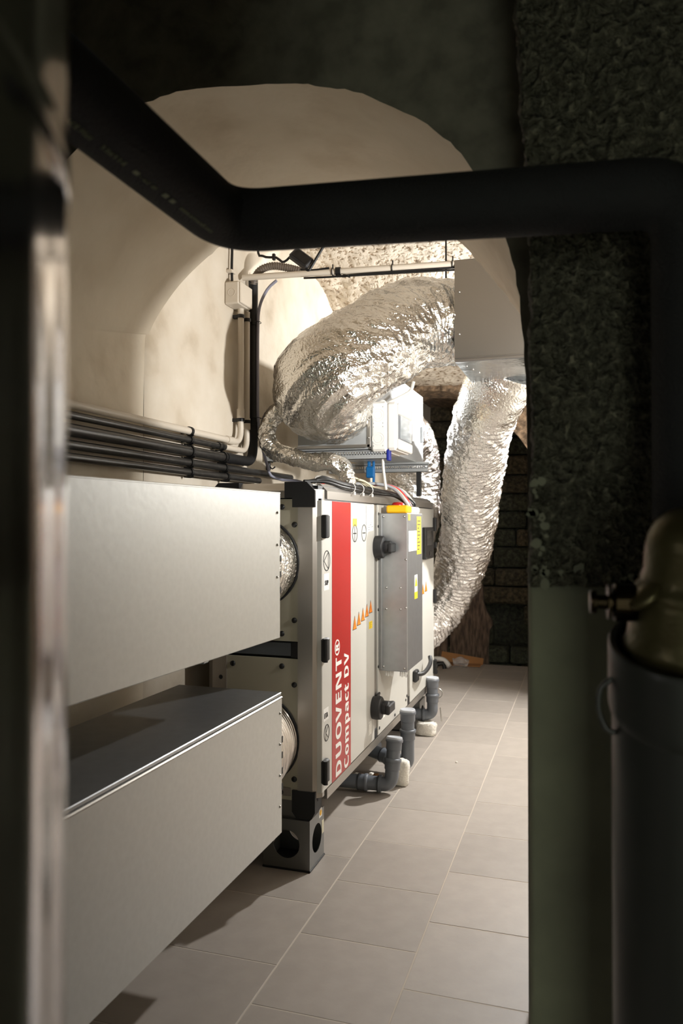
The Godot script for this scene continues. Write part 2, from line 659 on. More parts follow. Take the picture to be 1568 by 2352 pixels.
func build_setting() -> void:
	var nz := noise(FastNoiseLite.TYPE_SIMPLEX_SMOOTH, 3.0, 91, 5)
	# arch wall: face towards the near room, soffit, face towards the vault
	var front := arch_profile(false)
	var back := arch_profile(true)
	for i in front.size():
		if front[i].y > 1.9 and front[i].x > -1.6:
			front[i] += Vector2(nz.get_noise_2d(i * 0.9, 0), nz.get_noise_2d(i * 0.9, 50)) * 0.008
			back[i] += Vector2(nz.get_noise_2d(i * 0.9, 90), nz.get_noise_2d(i * 0.9, 70)) * 0.008
	var w := thing("wall_front", "thick dark plaster wall pierced by a round arch with a pale soffit", "wall", Vector3(-0.8, 0, -2.02), "", "structure")
	for side in 2:
		var prof := front if side == 0 else back
		var poly := PackedVector2Array([Vector2(-2.4, 0), Vector2(-2.4, 3.5), Vector2(1.9, 3.5), Vector2(1.9, 0)])
		poly.append_array(prof)
		var m := MB.new()
		var z := -2.02 if side == 0 else -2.88
		var t := Geometry2D.triangulate_polygon(poly)
		for i in range(0, t.size(), 3):
			m.tri(Vector3(poly[t[i]].x, poly[t[i]].y, z), Vector3(poly[t[i + 1]].x, poly[t[i + 1]].y, z), Vector3(poly[t[i + 2]].x, poly[t[i + 2]].y, z), Vector3(0, 0, 1 if side == 0 else -1))
		part("near_face" if side == 0 else "far_face", m, M.dark_plaster if side == 0 else M.plaster, w)
	var rows := []
	for k in 13:
		var row := PackedVector3Array()
		for i in front.size():
			var p := front[i].lerp(back[i], k / 12.0)
			var c := Vector2(-0.97, minf(p.y, 1.9))
			var d := (p - c).normalized() * nz.get_noise_3d(p.x * 0.35, p.y * 0.35, k * 0.05) * 0.012 * (0.0 if k == 0 or k == 12 else smoothstep(-1.78, -1.5, p.x))
			row.append(Vector3(p.x + d.x, p.y + d.y, -2.02 - 0.86 * k / 12.0))
		rows.append(row)
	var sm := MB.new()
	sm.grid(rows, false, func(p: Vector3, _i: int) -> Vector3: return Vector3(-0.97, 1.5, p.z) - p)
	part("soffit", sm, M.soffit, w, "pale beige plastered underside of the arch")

	# added unseen block behind the right jamb, keeping lamplight off the soffit
	var rv := PackedVector2Array([Vector2(0.3, 0), Vector2(0.3, 2.5), Vector2(-0.33, 2.5), Vector2(-0.285, 2.43), Vector2(-0.205, 2.31), Vector2(-0.165, 2.15), Vector2(-0.138, 1.85), Vector2(-0.138, 0)])
	sm = MB.new()
	sm.prism(rv, Vector3(0, 0, -2.88), Vector3.RIGHT, Vector3.UP, Vector3(0, 0, -0.065))
	part("light_block", sm, M.plaster, w)

	# vault room
	var lw := net(90, 40, func(u: float, v: float) -> Vector3:
		var p := Vector3(-1.8, v * 3.5, -2.88 - u * 6.6)
		p.x += nz.get_noise_2d(p.z * 0.25, p.y * 0.25) * 0.012 * smoothstep(0.0, 0.05, u)
		return p, Vector3.RIGHT)
	var ws := thing("wall_left", "long pale beige plaster wall carrying the row of pipes", "wall", Vector3(-1.8, 0, -6), "", "structure")
	part("plaster", lw, M.plaster, ws)
	var m := MB.new()
	m.box(Vector3(-2.1, 0, -9.48), Vector3(-1.83, 3.6, -2.9))
	part("masonry", m, M.dark_plaster, ws)

	var zs := [-2.88, -4.0, -4.5, -4.95, -5.24, -5.51, -5.8, -6.2, -6.92]
	var ys := [3.42, 3.40, 3.37, 3.31, 3.23, 3.10, 2.98, 2.88, 2.80]
	var cl := net(150, 96, func(u: float, v: float) -> Vector3:
		var z := lerpf(-2.88, -6.92, u)
		var y := 3.42
		for i in zs.size() - 1:
			if z <= zs[i] and z >= zs[i + 1]:
				y = lerpf(ys[i], ys[i + 1], (z - zs[i]) / (zs[i + 1] - zs[i]))
		var x := lerpf(-1.83, 0.63, v)
		y += nz.get_noise_2d(x * 0.5, z * 0.5) * 0.05 + nz.get_noise_2d(x * 3.0, z * 3.0) * 0.012
		return Vector3(x, y, z), Vector3.DOWN)
	var c := thing("ceiling", "rough limewashed stone vault above the ducts, bowing down at the back", "ceiling", Vector3(-0.6, 3.4, -4.9), "", "structure")
	part("limewash", cl, M.limewash, c)
	m = MB.new()
	m.box(Vector3(-2.1, 3.52, -9.7), Vector3(0.9, 3.75, -2.0))
	part("masonry", m, M.dark_plaster, c)

	m = MB.new()
	m.box(Vector3(0.6, 0, -9.5), Vector3(0.9, 3.6, -2.88))
	single("wall_right", m, M.bounce_white, "unseen plaster wall, whitened to bounce light, along the right of the tiled aisle, behind the pier", "wall", "", "structure")

	# arch wall at the back of the vault and the recess behind it
	var poly := PackedVector2Array([Vector2(-1.83, 2.55), Vector2(-1.83, 3.5), Vector2(0.63, 3.5), Vector2(0.63, 0), Vector2(-0.30, 0), Vector2(-0.30, 1.7), Vector2(-0.38, 2.0), Vector2(-0.46, 2.16), Vector2(-0.56, 2.31), Vector2(-0.66, 2.42), Vector2(-0.82, 2.56), Vector2(-1.0, 2.67), Vector2(-1.2, 2.74), Vector2(-1.4, 2.755), Vector2(-1.6, 2.70)])
	m = MB.new()
	m.prism(poly, Vector3(0, 0, -6.92), Vector3.RIGHT, Vector3.UP, Vector3(0, 0, -0.45))
	single("wall_back", m, M.brown_wall, "brownish rough wall with a low arch at the end of the vault, behind the ducts", "wall", "", "structure")
	m = MB.new()
	m.box(Vector3(-2.1, 2.95, -9.5), Vector3(0.9, 3.2, -7.37))
	single("ceiling_recess", m, M.brown_wall, "dim rough ceiling of the recess behind the back arch", "ceiling", "", "structure")
	build_stones()

	# pier beside the arch, near room
	var pier := thing("wall_pier", "dark pier right of the arch, rough render above and smooth green-grey plaster below", "pier", Vector3(0.7, 0, -1.6), "", "structure")
	var rn := noise(FastNoiseLite.TYPE_SIMPLEX_SMOOTH, 11.0, 95, 5)
	var rg := noise(FastNoiseLite.TYPE_SIMPLEX_SMOOTH, 2.6, 96, 4)
	var cols := 170
	var prow := []
	for i in 331:
		var y := lerpf(1.425, 3.45, i / 330.0)
		var row := PackedVector3Array()
		var lean := -0.104 - maxf(0.0, y - 2.1) * 0.045
		for j in cols:
			var u := float(j) / (cols - 1)
			var x := 0.0
			var z := 0.0
			if u < 0.12:   # the side towards the arch
				var k := u / 0.12
				x = lean
				z = lerpf(-2.04, -1.62, k)
			else:
				x = lerpf(lean, 1.55, pow((u - 0.12) / 0.88, 1.25))
				z = -1.60
			var amp := 0.016 + 0.012 * rg.get_noise_2d(x, y)
			var d := rn.get_noise_3d(x, y, z) * amp + absf(rn.get_noise_3d(x * 3.0, y * 3.0, z * 3.0 + 40.0)) * 0.016 + rg.get_noise_3d(x, y, z) * 0.012
			if u < 0.12:
				row.append(Vector3(x - d * 0.75, y, z))
			elif u < 0.14:
				row.append(Vector3(x - d * 0.5, y, z + d * 0.6))
			else:
				row.append(Vector3(x, y + d * 0.3, z + d))
		prow.append(row)
	m = MB.new()
	m.grid(prow, false, func(_p: Vector3, _i: int) -> Vector3: return Vector3(-0.3, 0, 1))
	part("rough_render", m, M.render, pier)
	m = MB.new()
	var edge := []
	for i in 60:
		var y := lerpf(0.0, 1.41, i / 59.0)
		var row := PackedVector3Array()
		var e := -0.112 + rn.get_noise_2d(3.0, y * 0.5) * 0.003
		for q in [Vector2(e, -2.03), Vector2(e, -1.625), Vector2(e + 0.004, -1.612), Vector2(e + 0.012, -1.607), Vector2(0.3, -1.606), Vector2(1.55, -1.606)]:
			row.append(Vector3(q.x, y, q.y))
		edge.append(row)
	# ragged upper rim of the smooth plaster
	for k in [0.0, 1.0]:
		var row := PackedVector3Array()
		for q in edge[-1]:
			row.append(Vector3(q.x, 1.43, q.z - 0.012 * k))
		edge.append(row)
	m.grid(edge, false, func(_p: Vector3, _i: int) -> Vector3: return Vector3(-1, 0, 0))
	part("smooth_plaster", m, M.smooth_plaster, pier)
	# flakes of smooth plaster left along the edge between both
	for i in 46:
		var fx := -0.105 + 0.42 * pow(rng.randf(), 0.8)
		var fy := 1.428 + absf(rng.randfn(0.0, 0.018))
		if i > 30:
			fx = -0.108 + rng.randf() * 0.035
			fy = 1.45 + rng.randf() * 0.2
		var fr := rng.randf_range(0.004, 0.012)
		var fp := PackedVector2Array()
		for k in 9:
			fp.append(Vector2.from_angle(TAU * k / 9.0) * fr * rng.randf_range(0.6, 1.25))
		m = MB.new()
		m.prism(fp, Vector3(fx, fy, -1.606), Vector3.RIGHT, Vector3.UP, Vector3(0, 0, 0.018))
		part("plaster_flake", m, M.smooth_plaster, pier)
	m = MB.new()
	m.box(Vector3(-0.09, 0, -2.01), Vector3(1.5, 3.45, -1.65))
	part("core", m, M.dark_plaster, pier)

	m = MB.new()
	m.box(Vector3(-2.4, 3.4, -2.02), Vector3(1.9, 3.6, 3.0))
	single("ceiling_near", m, M.dark_plaster, "dark unlit ceiling of the near room", "ceiling", "", "structure")
	m = MB.new()
	m.box(Vector3(-2.6, 0, -2.02), Vector3(-2.3, 3.5, 3.0))
	single("wall_near_left", m, M.dark_plaster, "dark left wall of the near room", "wall", "", "structure")
	m = MB.new()
	m.box(Vector3(1.55, 0, -2.02), Vector3(1.85, 3.5, 3.0))
	single("wall_near_right", m, M.dark_plaster, "dark right wall of the near room", "wall", "", "structure")
	# rear wall; its unseen doorway is added to let in background fill light
	m = MB.new()
	m.prism(PackedVector2Array([Vector2(-2.6, 0), Vector2(-2.6, 3.5), Vector2(1.85, 3.5), Vector2(1.85, 0), Vector2(1.3, 0), Vector2(1.3, 2.1), Vector2(0.3, 2.1), Vector2(0.3, 0)]), Vector3(0, 0, 3.0), Vector3.RIGHT, Vector3.UP, Vector3(0, 0, 0.3))
	single("wall_rear", m, M.dark_plaster, "dark rear wall of the near room with an added opening that lets in fill light", "wall", "", "structure")


func build_stones() -> void:
	var w := thing("wall_far", "dark coursed stone wall of the recess beyond the floor edge", "wall", Vector3(-0.7, 0, -9.3), "", "structure")
	var m := MB.new()
	var hole := Vector2(-0.80, 0.28)
	var y := -0.35
	var row := 0
	while y < 2.9:
		var h := rng.randf_range(0.20, 0.27)
		var x := -1.83 - rng.randf() * 0.2
		while x < 0.6:
			var l := rng.randf_range(0.6, 1.3)
			var c := Vector2(x + l * 0.5, y + h * 0.5)
			if (c - hole).length() > 0.38:
				m = MB.new()
				var d := rng.randf_range(-0.02, 0.025)
				m.box(Vector3(maxf(x, -1.82), y, -9.55), Vector3(x + l - 0.018, y + h - 0.022, -9.3 + d), 0.022)
				part("stone", m, M.stone[rng.randi() % 4], w)
			x += l
		y += h
		row += 1
	m = MB.new()
	m.box(Vector3(-2.1, -0.6, -9.9), Vector3(0.9, 3.4, -9.6))
	part("mortar", m, M.stone[3], w)


func build_floor() -> void:
	var f := thing("floor", "floor of square warm grey tiles with pale joints laid in staggered rows", "floor", Vector3(-0.6, 0, -4), "", "structure")
	var m := MB.new()
	m.box(Vector3(-2.4, -0.3, -8.5), Vector3(1.6, -0.0012, 3.3))
	part("bed", m, M.grout, f)
	m = MB.new()
	m.box(Vector3(-2.4, -0.7, -9.6), Vector3(1.6, -0.3, -8.5))
	part("recess_ground", m, M.stone[3], f)
	var meshes := {}
	var lines := [-1.8, -1.487, -1.037, -0.587, -0.137, 0.313, 0.6]
	for c in lines.size() - 1:
		var x0: float = lines[c] + (0.0025 if c > 0 else 0.0)
		var x1: float = lines[c + 1] - 0.0025
		var off := -3.2 if c % 2 == 0 else -3.425
		for k in range(-14, 6):
			var z1 := off + k * 0.45 - 0.0025
			var z0 := z1 - 0.445
			if c >= 4 and z1 > -2.88:
				continue
			z0 = maxf(z0, -8.5)
			if z1 - z0 < 0.02 or z0 > -1.2:
				continue
			var key := "%d_%d" % [int((x1 - x0) * 1000), int((z1 - z0) * 1000)]
			if not meshes.has(key):
				var b := MB.new()
				b.box(Vector3(-(x1 - x0) / 2, -0.012, -(z1 - z0) / 2), Vector3((x1 - x0) / 2, 0.0, (z1 - z0) / 2), 0.0012)
				meshes[key] = b.mesh()
			var o := part("tile", meshes[key], M.tile[rng.randi() % 4], f)
			o.position = Vector3((x0 + x1) / 2, rng.randf_range(-0.0006, 0.0), (z0 + z1) / 2) - f.position


func screw_head(m: MB, at: Vector3, nn: Vector3, r := 0.006) -> void:
	m.lathe([Vector2(r, 0), Vector2(r, r * 0.3), Vector2(r * 0.7, r * 0.75), Vector2(0, r * 0.9)], at, nn, 12)


func flat_ring(m: MB, c: Vector3, ex: Vector3, ey: Vector3, r0: float, r1: float, nn: Vector3, seg := 36) -> void:
	for j in seg:
		var a := TAU * j / seg
		var b := TAU * (j + 1) / seg
		var p := [ex * cos(a) + ey * sin(a), ex * cos(b) + ey * sin(b)]
		m.quad(c + p[0] * r0 + nn, c + p[1] * r0 + nn, c + p[1] * r1 + nn, c + p[0] * r1 + nn, nn)
		m.quad(c + p[0] * r1 + nn, c + p[1] * r1 + nn, c + p[1] * r1, c + p[0] * r1, p[0])


func stroke(m: MB, c: Vector3, ex: Vector3, ey: Vector3, a: Vector2, b: Vector2, w: float, nn: Vector3) -> void:
	var d := (b - a).normalized()
	var s := Vector2(-d.y, d.x) * w * 0.5
	m.prism(PackedVector2Array([a - s, b - s, b + s, a + s]), c, ex, ey, nn)


# the big air handling unit: front corner at x -1.12, z -3.22; its doors face +x, its near end faces +z
func build_unit() -> void:
	var X1 := -1.12
	var X0 := -1.68
	var Z1 := -3.22
	var Z0 := -5.89
	var Y0 := 0.30
	var Y1 := 1.731
	var t := thing("air_handling_unit", "long white air handling unit with a red stripe and white lettering on its door", "ventilation unit", Vector3(-1.4, 0, -4.5))
	# posts with a chamfered outer corner
	var fw := 0.075
	var ch := 0.035
	var post := PackedVector2Array([Vector2(0, ch), Vector2(ch, 0), Vector2(0.105, 0), Vector2(0.105, 0.022), Vector2(0.022, 0.06), Vector2(0.0, 0.06)])
	var m := MB.new()
	for e in [[X1, Z1, -1.0, -1.0], [X0, Z1, 1.0, -1.0], [X1, Z0, -1.0, 1.0], [X0, Z0, 1.0, 1.0]]:
		m = MB.new()
		var pp := PackedVector2Array()
		# first axis runs along x into the unit, second along z into the unit
		for q in post:
			pp.append(q)
		m.prism(pp, Vector3(e[0], Y0 + 0.03, e[1]), Vector3(e[2], 0, 0), Vector3(0, 0, e[3]), Vector3(0, Y1 - Y0 - 0.06, 0))
		part("frame_post", m, M.aluminium, t)
	# rails: chamfered profile along the long sides and the ends
	for yy in [[Y1, -1.0], [Y0, 1.0]]:
		for e in [[X1, -1.0], [X0, 1.0]]:
			m = MB.new()
			var pr := PackedVector2Array([Vector2(0, ch), Vector2(ch, 0), Vector2(0.105, 0), Vector2(0.105, 0.03), Vector2(0.03, 0.072), Vector2(0, 0.072)])
			if yy[1] > 0:
				pr = PackedVector2Array([Vector2(0, 0), Vector2(0.105, 0), Vector2(0.105, 0.03), Vector2(0.03, 0.045), Vector2(0, 0.045)])
			m.prism(pr, Vector3(e[0], yy[0], Z1 - 0.10), Vector3(e[1], 0, 0), Vector3(0, yy[1], 0), Vector3(0, 0, Z0 - Z1 + 0.16))
			part("frame_rail", m, M.aluminium, t)
		for e in [[Z1, -1.0], [Z0, 1.0]]:
			m = MB.new()
			var pe := PackedVector2Array([Vector2(0, ch), Vector2(ch, 0), Vector2(0.105, 0), Vector2(0.105, 0.03), Vector2(0.03, 0.068), Vector2(0, 0.068)])
			m.prism(pe, Vector3(X1 - 0.14, yy[0], e[0]), Vector3(0, 0, e[1]), Vector3(0, yy[1], 0), Vector3(X0 - X1 + 0.28, 0, 0))
			part("frame_rail", m, M.aluminium, t)
	# black corner pieces: an L on the end face with chamfer
	for s in [[X1, -1.0], [X0, 1.0]]:
		m = MB.new()
		var e := 0.004
		var o := PackedVector2Array([Vector2(-e, 0.11), Vector2(-e, ch), Vector2(ch, -e), Vector2(0.14, -e), Vector2(0.14, 0.068), Vector2(0.103, 0.068), Vector2(0.103, 0.11)])
		var dz := Vector3(0, 0, -0.05)
		m.prism(o, Vector3(s[0] + s[1] * 0.028, Y1, Z1 + 0.003), Vector3(s[1], 0, 0), Vector3(0, -1, 0), dz)
		part("corner_piece", m, M.black_soft, t)
		m = MB.new()
		# foot corner, tapering downwards
		var o2 := PackedVector2Array([Vector2(-e, 0.06), Vector2(-e, -0.03), Vector2(0.012, -0.06), Vector2(0.085, -0.06), Vector2(0.105, -0.035), Vector2(0.105, 0.06)])
		m.prism(o2, Vector3(s[0] + s[1] * 0.026, Y0, Z1 + 0.004), Vector3(s[1], 0, 0), Vector3(0, 1, 0), Vector3(0, 0, -0.09))
		part("corner_piece", m, M.black_soft, t)
	# casing behind doors and panels
	m = MB.new()
	m.box(Vector3(X0 + 0.012, Y0 + 0.012, Z0 + 0.03), Vector3(X1 - 0.02, Y1 - 0.012, Z1 - 0.03))
	part("casing", m, M.black_soft, t)
	m = MB.new()
	m.box(Vector3(X0 + 0.03, Y1 - 0.012, Z0 + 0.03), Vector3(X1 - 0.05, Y1 - 0.004, Z1 - 0.05), 0.002)
	part("top_panel", m, M.panel, t)
	m = MB.new()
	m.box(Vector3(X0, Y0 + 0.05, Z0 + 0.1), Vector3(X0 + 0.01, Y1 - 0.08, Z1 - 0.1), 0.002)
	part("rear_panel", m, M.panel, t)

	# near end: upper panel with a round spigot, middle strip, lower panel
	var zf := Z1 - 0.006
	var cy := [1.375, 0.575]
	var pan := [[1.02, 1.658], [0.312, 0.942]]
	for k in 2:
		m = MB.new()
		var lo: float = pan[k][0]
		var hi: float = pan[k][1]
		var mid := (lo + hi) / 2
		m.holed(Vector3(-1.4225, cy[k], zf), Vector3.RIGHT, Vector3.UP, 0.2005, minf(hi - cy[k], cy[k] - lo), 0.19, Vector3(0, 0, -0.012))
		if hi - cy[k] > cy[k] - lo:
			m.box(Vector3(-1.623, 2 * cy[k] - lo, zf - 0.012), Vector3(-1.222, hi, zf))
		else:
			m.box(Vector3(-1.623, lo, zf - 0.012), Vector3(-1.222, 2 * cy[k] - hi, zf))
		var ep := part("end_panel", m, M.end_panel, t)
		for q in [Vector2(-1.243, hi - 0.115), Vector2(-1.243, lo + 0.095), Vector2(-1.303, hi - 0.035), Vector2(-1.303, lo + 0.033), Vector2(-1.545, hi - 0.035), Vector2(-1.545, lo + 0.033), Vector2(-1.603, hi - 0.1), Vector2(-1.603, lo + 0.1)]:
			m = MB.new()
			m.lathe([Vector2(0.0125, 0), Vector2(0.0125, 0.004), Vector2(0.009, 0.007), Vector2(0, 0.0075)], Vector3(q.x, q.y, zf), Vector3(0, 0, 1), 18)
			part("screw_cap", m, M.black, ep)
	m = MB.new()
	m.box(Vector3(-1.60, 0.952, zf - 0.02), Vector3(-1.262, 1.012, zf - 0.008), 0.002)
	part("middle_strip", m, M.blue_grey, t, "blue-grey strip between the end panels")
	m = MB.new()
	m.box(Vector3(-1.262, 0.945, zf - 0.02), Vector3(-1.218, 1.018, zf - 0.004), 0.002)
	part("strip_end", m, M.black, t)

	# doors along the side
	var doors := [[-3.236, -4.128], [-4.205, -4.952], [-5.03, -5.876]]
	var dm := []
	for k in 3:
		m = MB.new()
		m.box(Vector3(X1 - 0.03, 0.352, doors[k][1]), Vector3(X1 + 0.004, 1.652, doors[k][0]), 0.003)
		dm.append(part("door", m, M.panel, t))
	for z in [-4.166, -4.992]:
		m = MB.new()
		m.box(Vector3(X1 - 0.03, 0.352, z - 0.032), Vector3(X1 - 0.004, 1.652, z + 0.032), 0.002)
		var mul := part("door_post", m, M.aluminium, t)
		m = MB.new()
		m.box(Vector3(X1 - 0.006, 0.348, z - 0.03), Vector3(X1 + 0.002, 0.40, z + 0.03), 0.002)
		part("end_cap", m, M.black, mul)
	# seals along the door tops
	m = MB.new()
	m.box(Vector3(X1 - 0.03, 1.652, Z0 + 0.02), Vector3(X1 - 0.002, 1.66, Z1 - 0.02))
	part("door_seal", m, M.black, t)
	# hinges
	for k in [0, 2]:
		for y in [1.535, 0.985, 0.445]:
			m = MB.new()
			var z := Z1 - 0.014 - 0.026 if k == 0 else Z0 + 0.02
			m.box(Vector3(X1 + 0.0, y - 0.052, z - 0.030), Vector3(X1 + 0.024, y + 0.052, z + 0.030), 0.006)
			m.tube(PackedVector3Array([Vector3(X1 + 0.02, y - 0.052, z + 0.022), Vector3(X1 + 0.02, y + 0.052, z + 0.022)]), 0.011, 12)
			part("hinge", m, M.black, dm[k])
	var d0: Node3D = dm[0]
	# red stripe and lettering on the first door
	var xs := X1 + 0.004
	m = MB.new()
	m.box(Vector3(xs, 0.353, -3.672), Vector3(xs + 0.0012, 1.651, -3.376))
	part("red_stripe", m, M.red, d0, "red stripe")
	text("lettering", "DUOVENT", d0, Vector3(xs + 0.0018, 0.640, -3.470), Vector3.UP, Vector3(0, 0, 1), 0.555, 0.088, M.white_print)
	text("lettering", "®", d0, Vector3(xs + 0.0018, 0.965, -3.450), Vector3.UP, Vector3(0, 0, 1), 0.075, 0.075, M.white_print)
	text("lettering", "Compact DV", d0, Vector3(xs + 0.0018, 0.640, -3.607), Vector3.UP, Vector3(0, 0, 1), 0.560, 0.098, M.white_print)
	# round symbols
	var nn := Vector3(0.0012, 0, 0)
	for q in [[Vector3(xs, 1.380, -3.300), 0.047, 1], [Vector3(xs, 0.605, -3.300), 0.038, 2], [Vector3(xs, 1.497, -3.745), 0.045, 3], [Vector3(xs, 1.497, -3.915), 0.045, 4]]:
		m = MB.new()
		var r: float = q[1]
		flat_ring(m, q[0], Vector3.FORWARD, Vector3.UP, r - 0.0045, r, nn)
		var c: Vector3 = q[0]
		var fx := Vector3.FORWARD
		if q[2] == 1:
			for e in [[Vector2(-0.8, 0.0), Vector2(0.45, 0.8)], [Vector2(-0.8, 0.0), Vector2(0.45, -0.8)], [Vector2(0.45, 0.8), Vector2(0.45, -0.8)]]:
				stroke(m, c, fx, Vector3.UP, e[0] * r, e[1] * r, 0.003, nn)
		elif q[2] == 2:
			for e in [[Vector2(-0.3, 0.9), Vector2(-0.3, -0.9)], [Vector2(-0.3, 0.0), Vector2(0.5, 0.65)], [Vector2(-0.3, 0.0), Vector2(0.5, -0.65)]]:
				stroke(m, c, fx, Vector3.UP, e[0] * r, e[1] * r, 0.003, nn)
		else:
			stroke(m, c, fx, Vector3.UP, Vector2(-0.6, 0) * r, Vector2(0.6, 0) * r, 0.006, nn)
			if q[2] == 3:
				stroke(m, c, fx, Vector3.UP, Vector2(0, -0.9) * r, Vector2(0, 0.9) * r, 0.003, nn)
		part("round_symbol", m, M.black, d0)
	# stickers
	for q in [["SUP", 1.285, 0.075, -3.296], ["ETA", 0.690, 0.055, -3.290]]:
		m = MB.new()
		m.box(Vector3(xs, q[1] - q[2] * 0.5, q[3] - 0.036), Vector3(xs + 0.0008, q[1] + q[2] * 0.5, q[3] + 0.036))
		part("sticker", m, M.white_plastic, d0, "small white sticker")
		text("sticker_text", q[0], d0, Vector3(xs + 0.0015, q[1] - 0.004, q[3]), Vector3.FORWARD, Vector3.UP, 0.048, 0.022, M.dark_grey)
	m = MB.new()
	m.uvquad(Vector3(xs + 0.001, 1.553, -3.745), Vector3(0, 0, -0.036), Vector3(0, 0.019, 0))
	part("sticker", m, M.paper_yellow, d0, "yellow sticker")
	m = MB.new()
	m.uvquad(Vector3(xs + 0.0015, 1.576, -4.030), Vector3(0, 0.004, -0.072), Vector3(0, 0.072, 0.0))
	part("note_sheet", m, M.paper, d0, "handwritten note sheet")
	for i in 5:
		warning_triangle(Vector3(xs, 1.010 + 0.0125 * i, -3.742 - 0.076 * i), d0, 0.036, 0.070)
	m = MB.new()
	m.uvquad(Vector3(xs + 0.001, 0.995, -4.045), Vector3(0, 0, -0.033), Vector3(0, 0.02, 0))
	part("sticker", m, M.paper_yellow, d0)
	for i in 2:
		warning_triangle(Vector3(xs, 1.035 + 0.010 * i, -5.46 - 0.11 * i), dm[2], 0.045, 0.075)
	m = MB.new()
	m.uvquad(Vector3(xs + 0.001, 0.44, -4.03), Vector3(0, 0, -0.03), Vector3(0, 0.035, 0))
	part("sticker", m, M.paper, d0)
	m = MB.new()
	m.uvquad(Vector3(xs + 0.001, 0.46, -4.32), Vector3(0, 0, -0.03), Vector3(0, 0.035, 0))
	part("sticker", m, M.paper, d0)
	# controller display on the third door
	m = MB.new()
	m.box(Vector3(xs, 1.285, -5.72), Vector3(xs + 0.03, 1.515, -5.42), 0.006)
	var dp := part("controller", m, M.black, dm[2], "black controller display")
	m = MB.new()
	m.box(Vector3(xs + 0.03, 1.385, -5.66), Vector3(xs + 0.0315, 1.49, -5.46))
	m.box(Vector3(xs + 0.03, 1.31, -5.62), Vector3(xs + 0.034, 1.34, -5.56), 0.003)
	part("screen", m, M.screen, dm[2])
	m = MB.new()
	m.box(Vector3(X1, 1.355, -5.882), Vector3(X1 + 0.03, 1.40, -5.845), 0.004)
	part("latch", m, M.black, dm[2])

	# rotary latches between the first and the second door
	for q in [[1.415, -4.150], [0.535, -4.100]]:
		latch(dm[1], Vector3(xs, q[0], q[1]))
	# lever handle on the third door
	m = MB.new()
	m.box(Vector3(xs, 0.47, -5.19), Vector3(xs + 0.03, 0.55, -5.11), 0.008)
	m.tube(smooth_path([Vector3(xs + 0.02, 0.52, -5.15), Vector3(xs + 0.055, 0.52, -5.2), Vector3(xs + 0.065, 0.535, -5.32), Vector3(xs + 0.062, 0.56, -5.42), Vector3(xs + 0.05, 0.59, -5.46)], 0.01), 0.015, 12)
	part("lever_handle", m, M.dark_grey, dm[2])
	# lower black clips at the far edge
	for y in [0.44, 0.40]:
		m = MB.new()
		m.box(Vector3(X1 - 0.0, y - 0.014, -5.90), Vector3(X1 + 0.03, y + 0.014, -5.86), 0.004)
		part("clip", m, M.black, dm[2])
	for q in [[1.60, -4.215], [1.53, -4.212], [1.06, -4.212], [0.74, -4.212], [0.39, -4.23], [0.42, -4.93], [0.375, -4.60], [0.40, -4.9], [0.55, -4.93]]:
		m = MB.new()
		m.lathe([Vector2(0.009, 0), Vector2(0.009, 0.003), Vector2(0, 0.0045)], Vector3(xs, q[0], q[1]), Vector3.RIGHT, 14)
		part("plug", m, M.black, dm[1])

	build_control_box(t)

	# sheet metal feet with round holes
	for z in [-3.226, -5.60]:
		for x in [[-1.392, -1.17], [-1.66, -1.46]]:
			foot(t, x[0], x[1], z)


func foot(t: Node3D, x0: float, x1: float, z: float) -> void:
	var m := MB.new()
	var hw := (x1 - x0) / 2
	var cx := (x0 + x1) / 2
	var dz := 0.195
	var h := 0.222
	m.holed(Vector3(cx, 0.115, z), Vector3.RIGHT, Vector3.UP, hw, 0.107, 0.063, Vector3(0, 0, -0.003))
	m.holed(Vector3(cx, 0.115, z - dz), Vector3.RIGHT, Vector3.UP, hw, 0.107, 0.063, Vector3(0, 0, 0.003))
	m.holed(Vector3(x1, 0.118, z - dz / 2), Vector3.FORWARD, Vector3.UP, dz / 2, 0.110, 0.063, Vector3(-0.003, 0, 0))
	m.holed(Vector3(x0, 0.118, z - dz / 2), Vector3.FORWARD, Vector3.UP, dz / 2, 0.110, 0.063, Vector3(0.003, 0, 0))
	m.box(Vector3(x0, h, z - dz), Vector3(x1, h + 0.004, z))
	m.box(Vector3(x0 + 0.02, h, z - dz + 0.02), Vector3(x1 - 0.03, 0.32, z - 0.02))
	var f := part("foot", m, M.foot_steel, t)
	m = MB.new()
	m.box(Vector3(x0 - 0.004, 0.0, z - dz - 0.004), Vector3(x1 + 0.004, 0.009, z + 0.004), 0.002)
	part("rubber_pad", m, M.black, f)
	if z > -4.0 and x1 > -1.3:
		m = MB.new()
		m.box(Vector3(x1, 0.195, z - 0.165), Vector3(x1 + 0.001, 0.235, z - 0.125))
		part("sticker", m, M.white_plastic, f)
		m = MB.new()
		m.lathe([Vector2(0.013, 0), Vector2(0.013, 0.002), Vector2(0, 0.002)], Vector3(x1 + 0.0005, 0.215, z - 0.145), Vector3.RIGHT, 16)
		part("sticker_dot", m, M.yellow, f)
		m = MB.new()
		m.box(Vector3(x1, 0.11, z - 0.19), Vector3(x1 + 0.001, 0.17, z - 0.165))
		part("sticker", m, M.cable_cream, f)


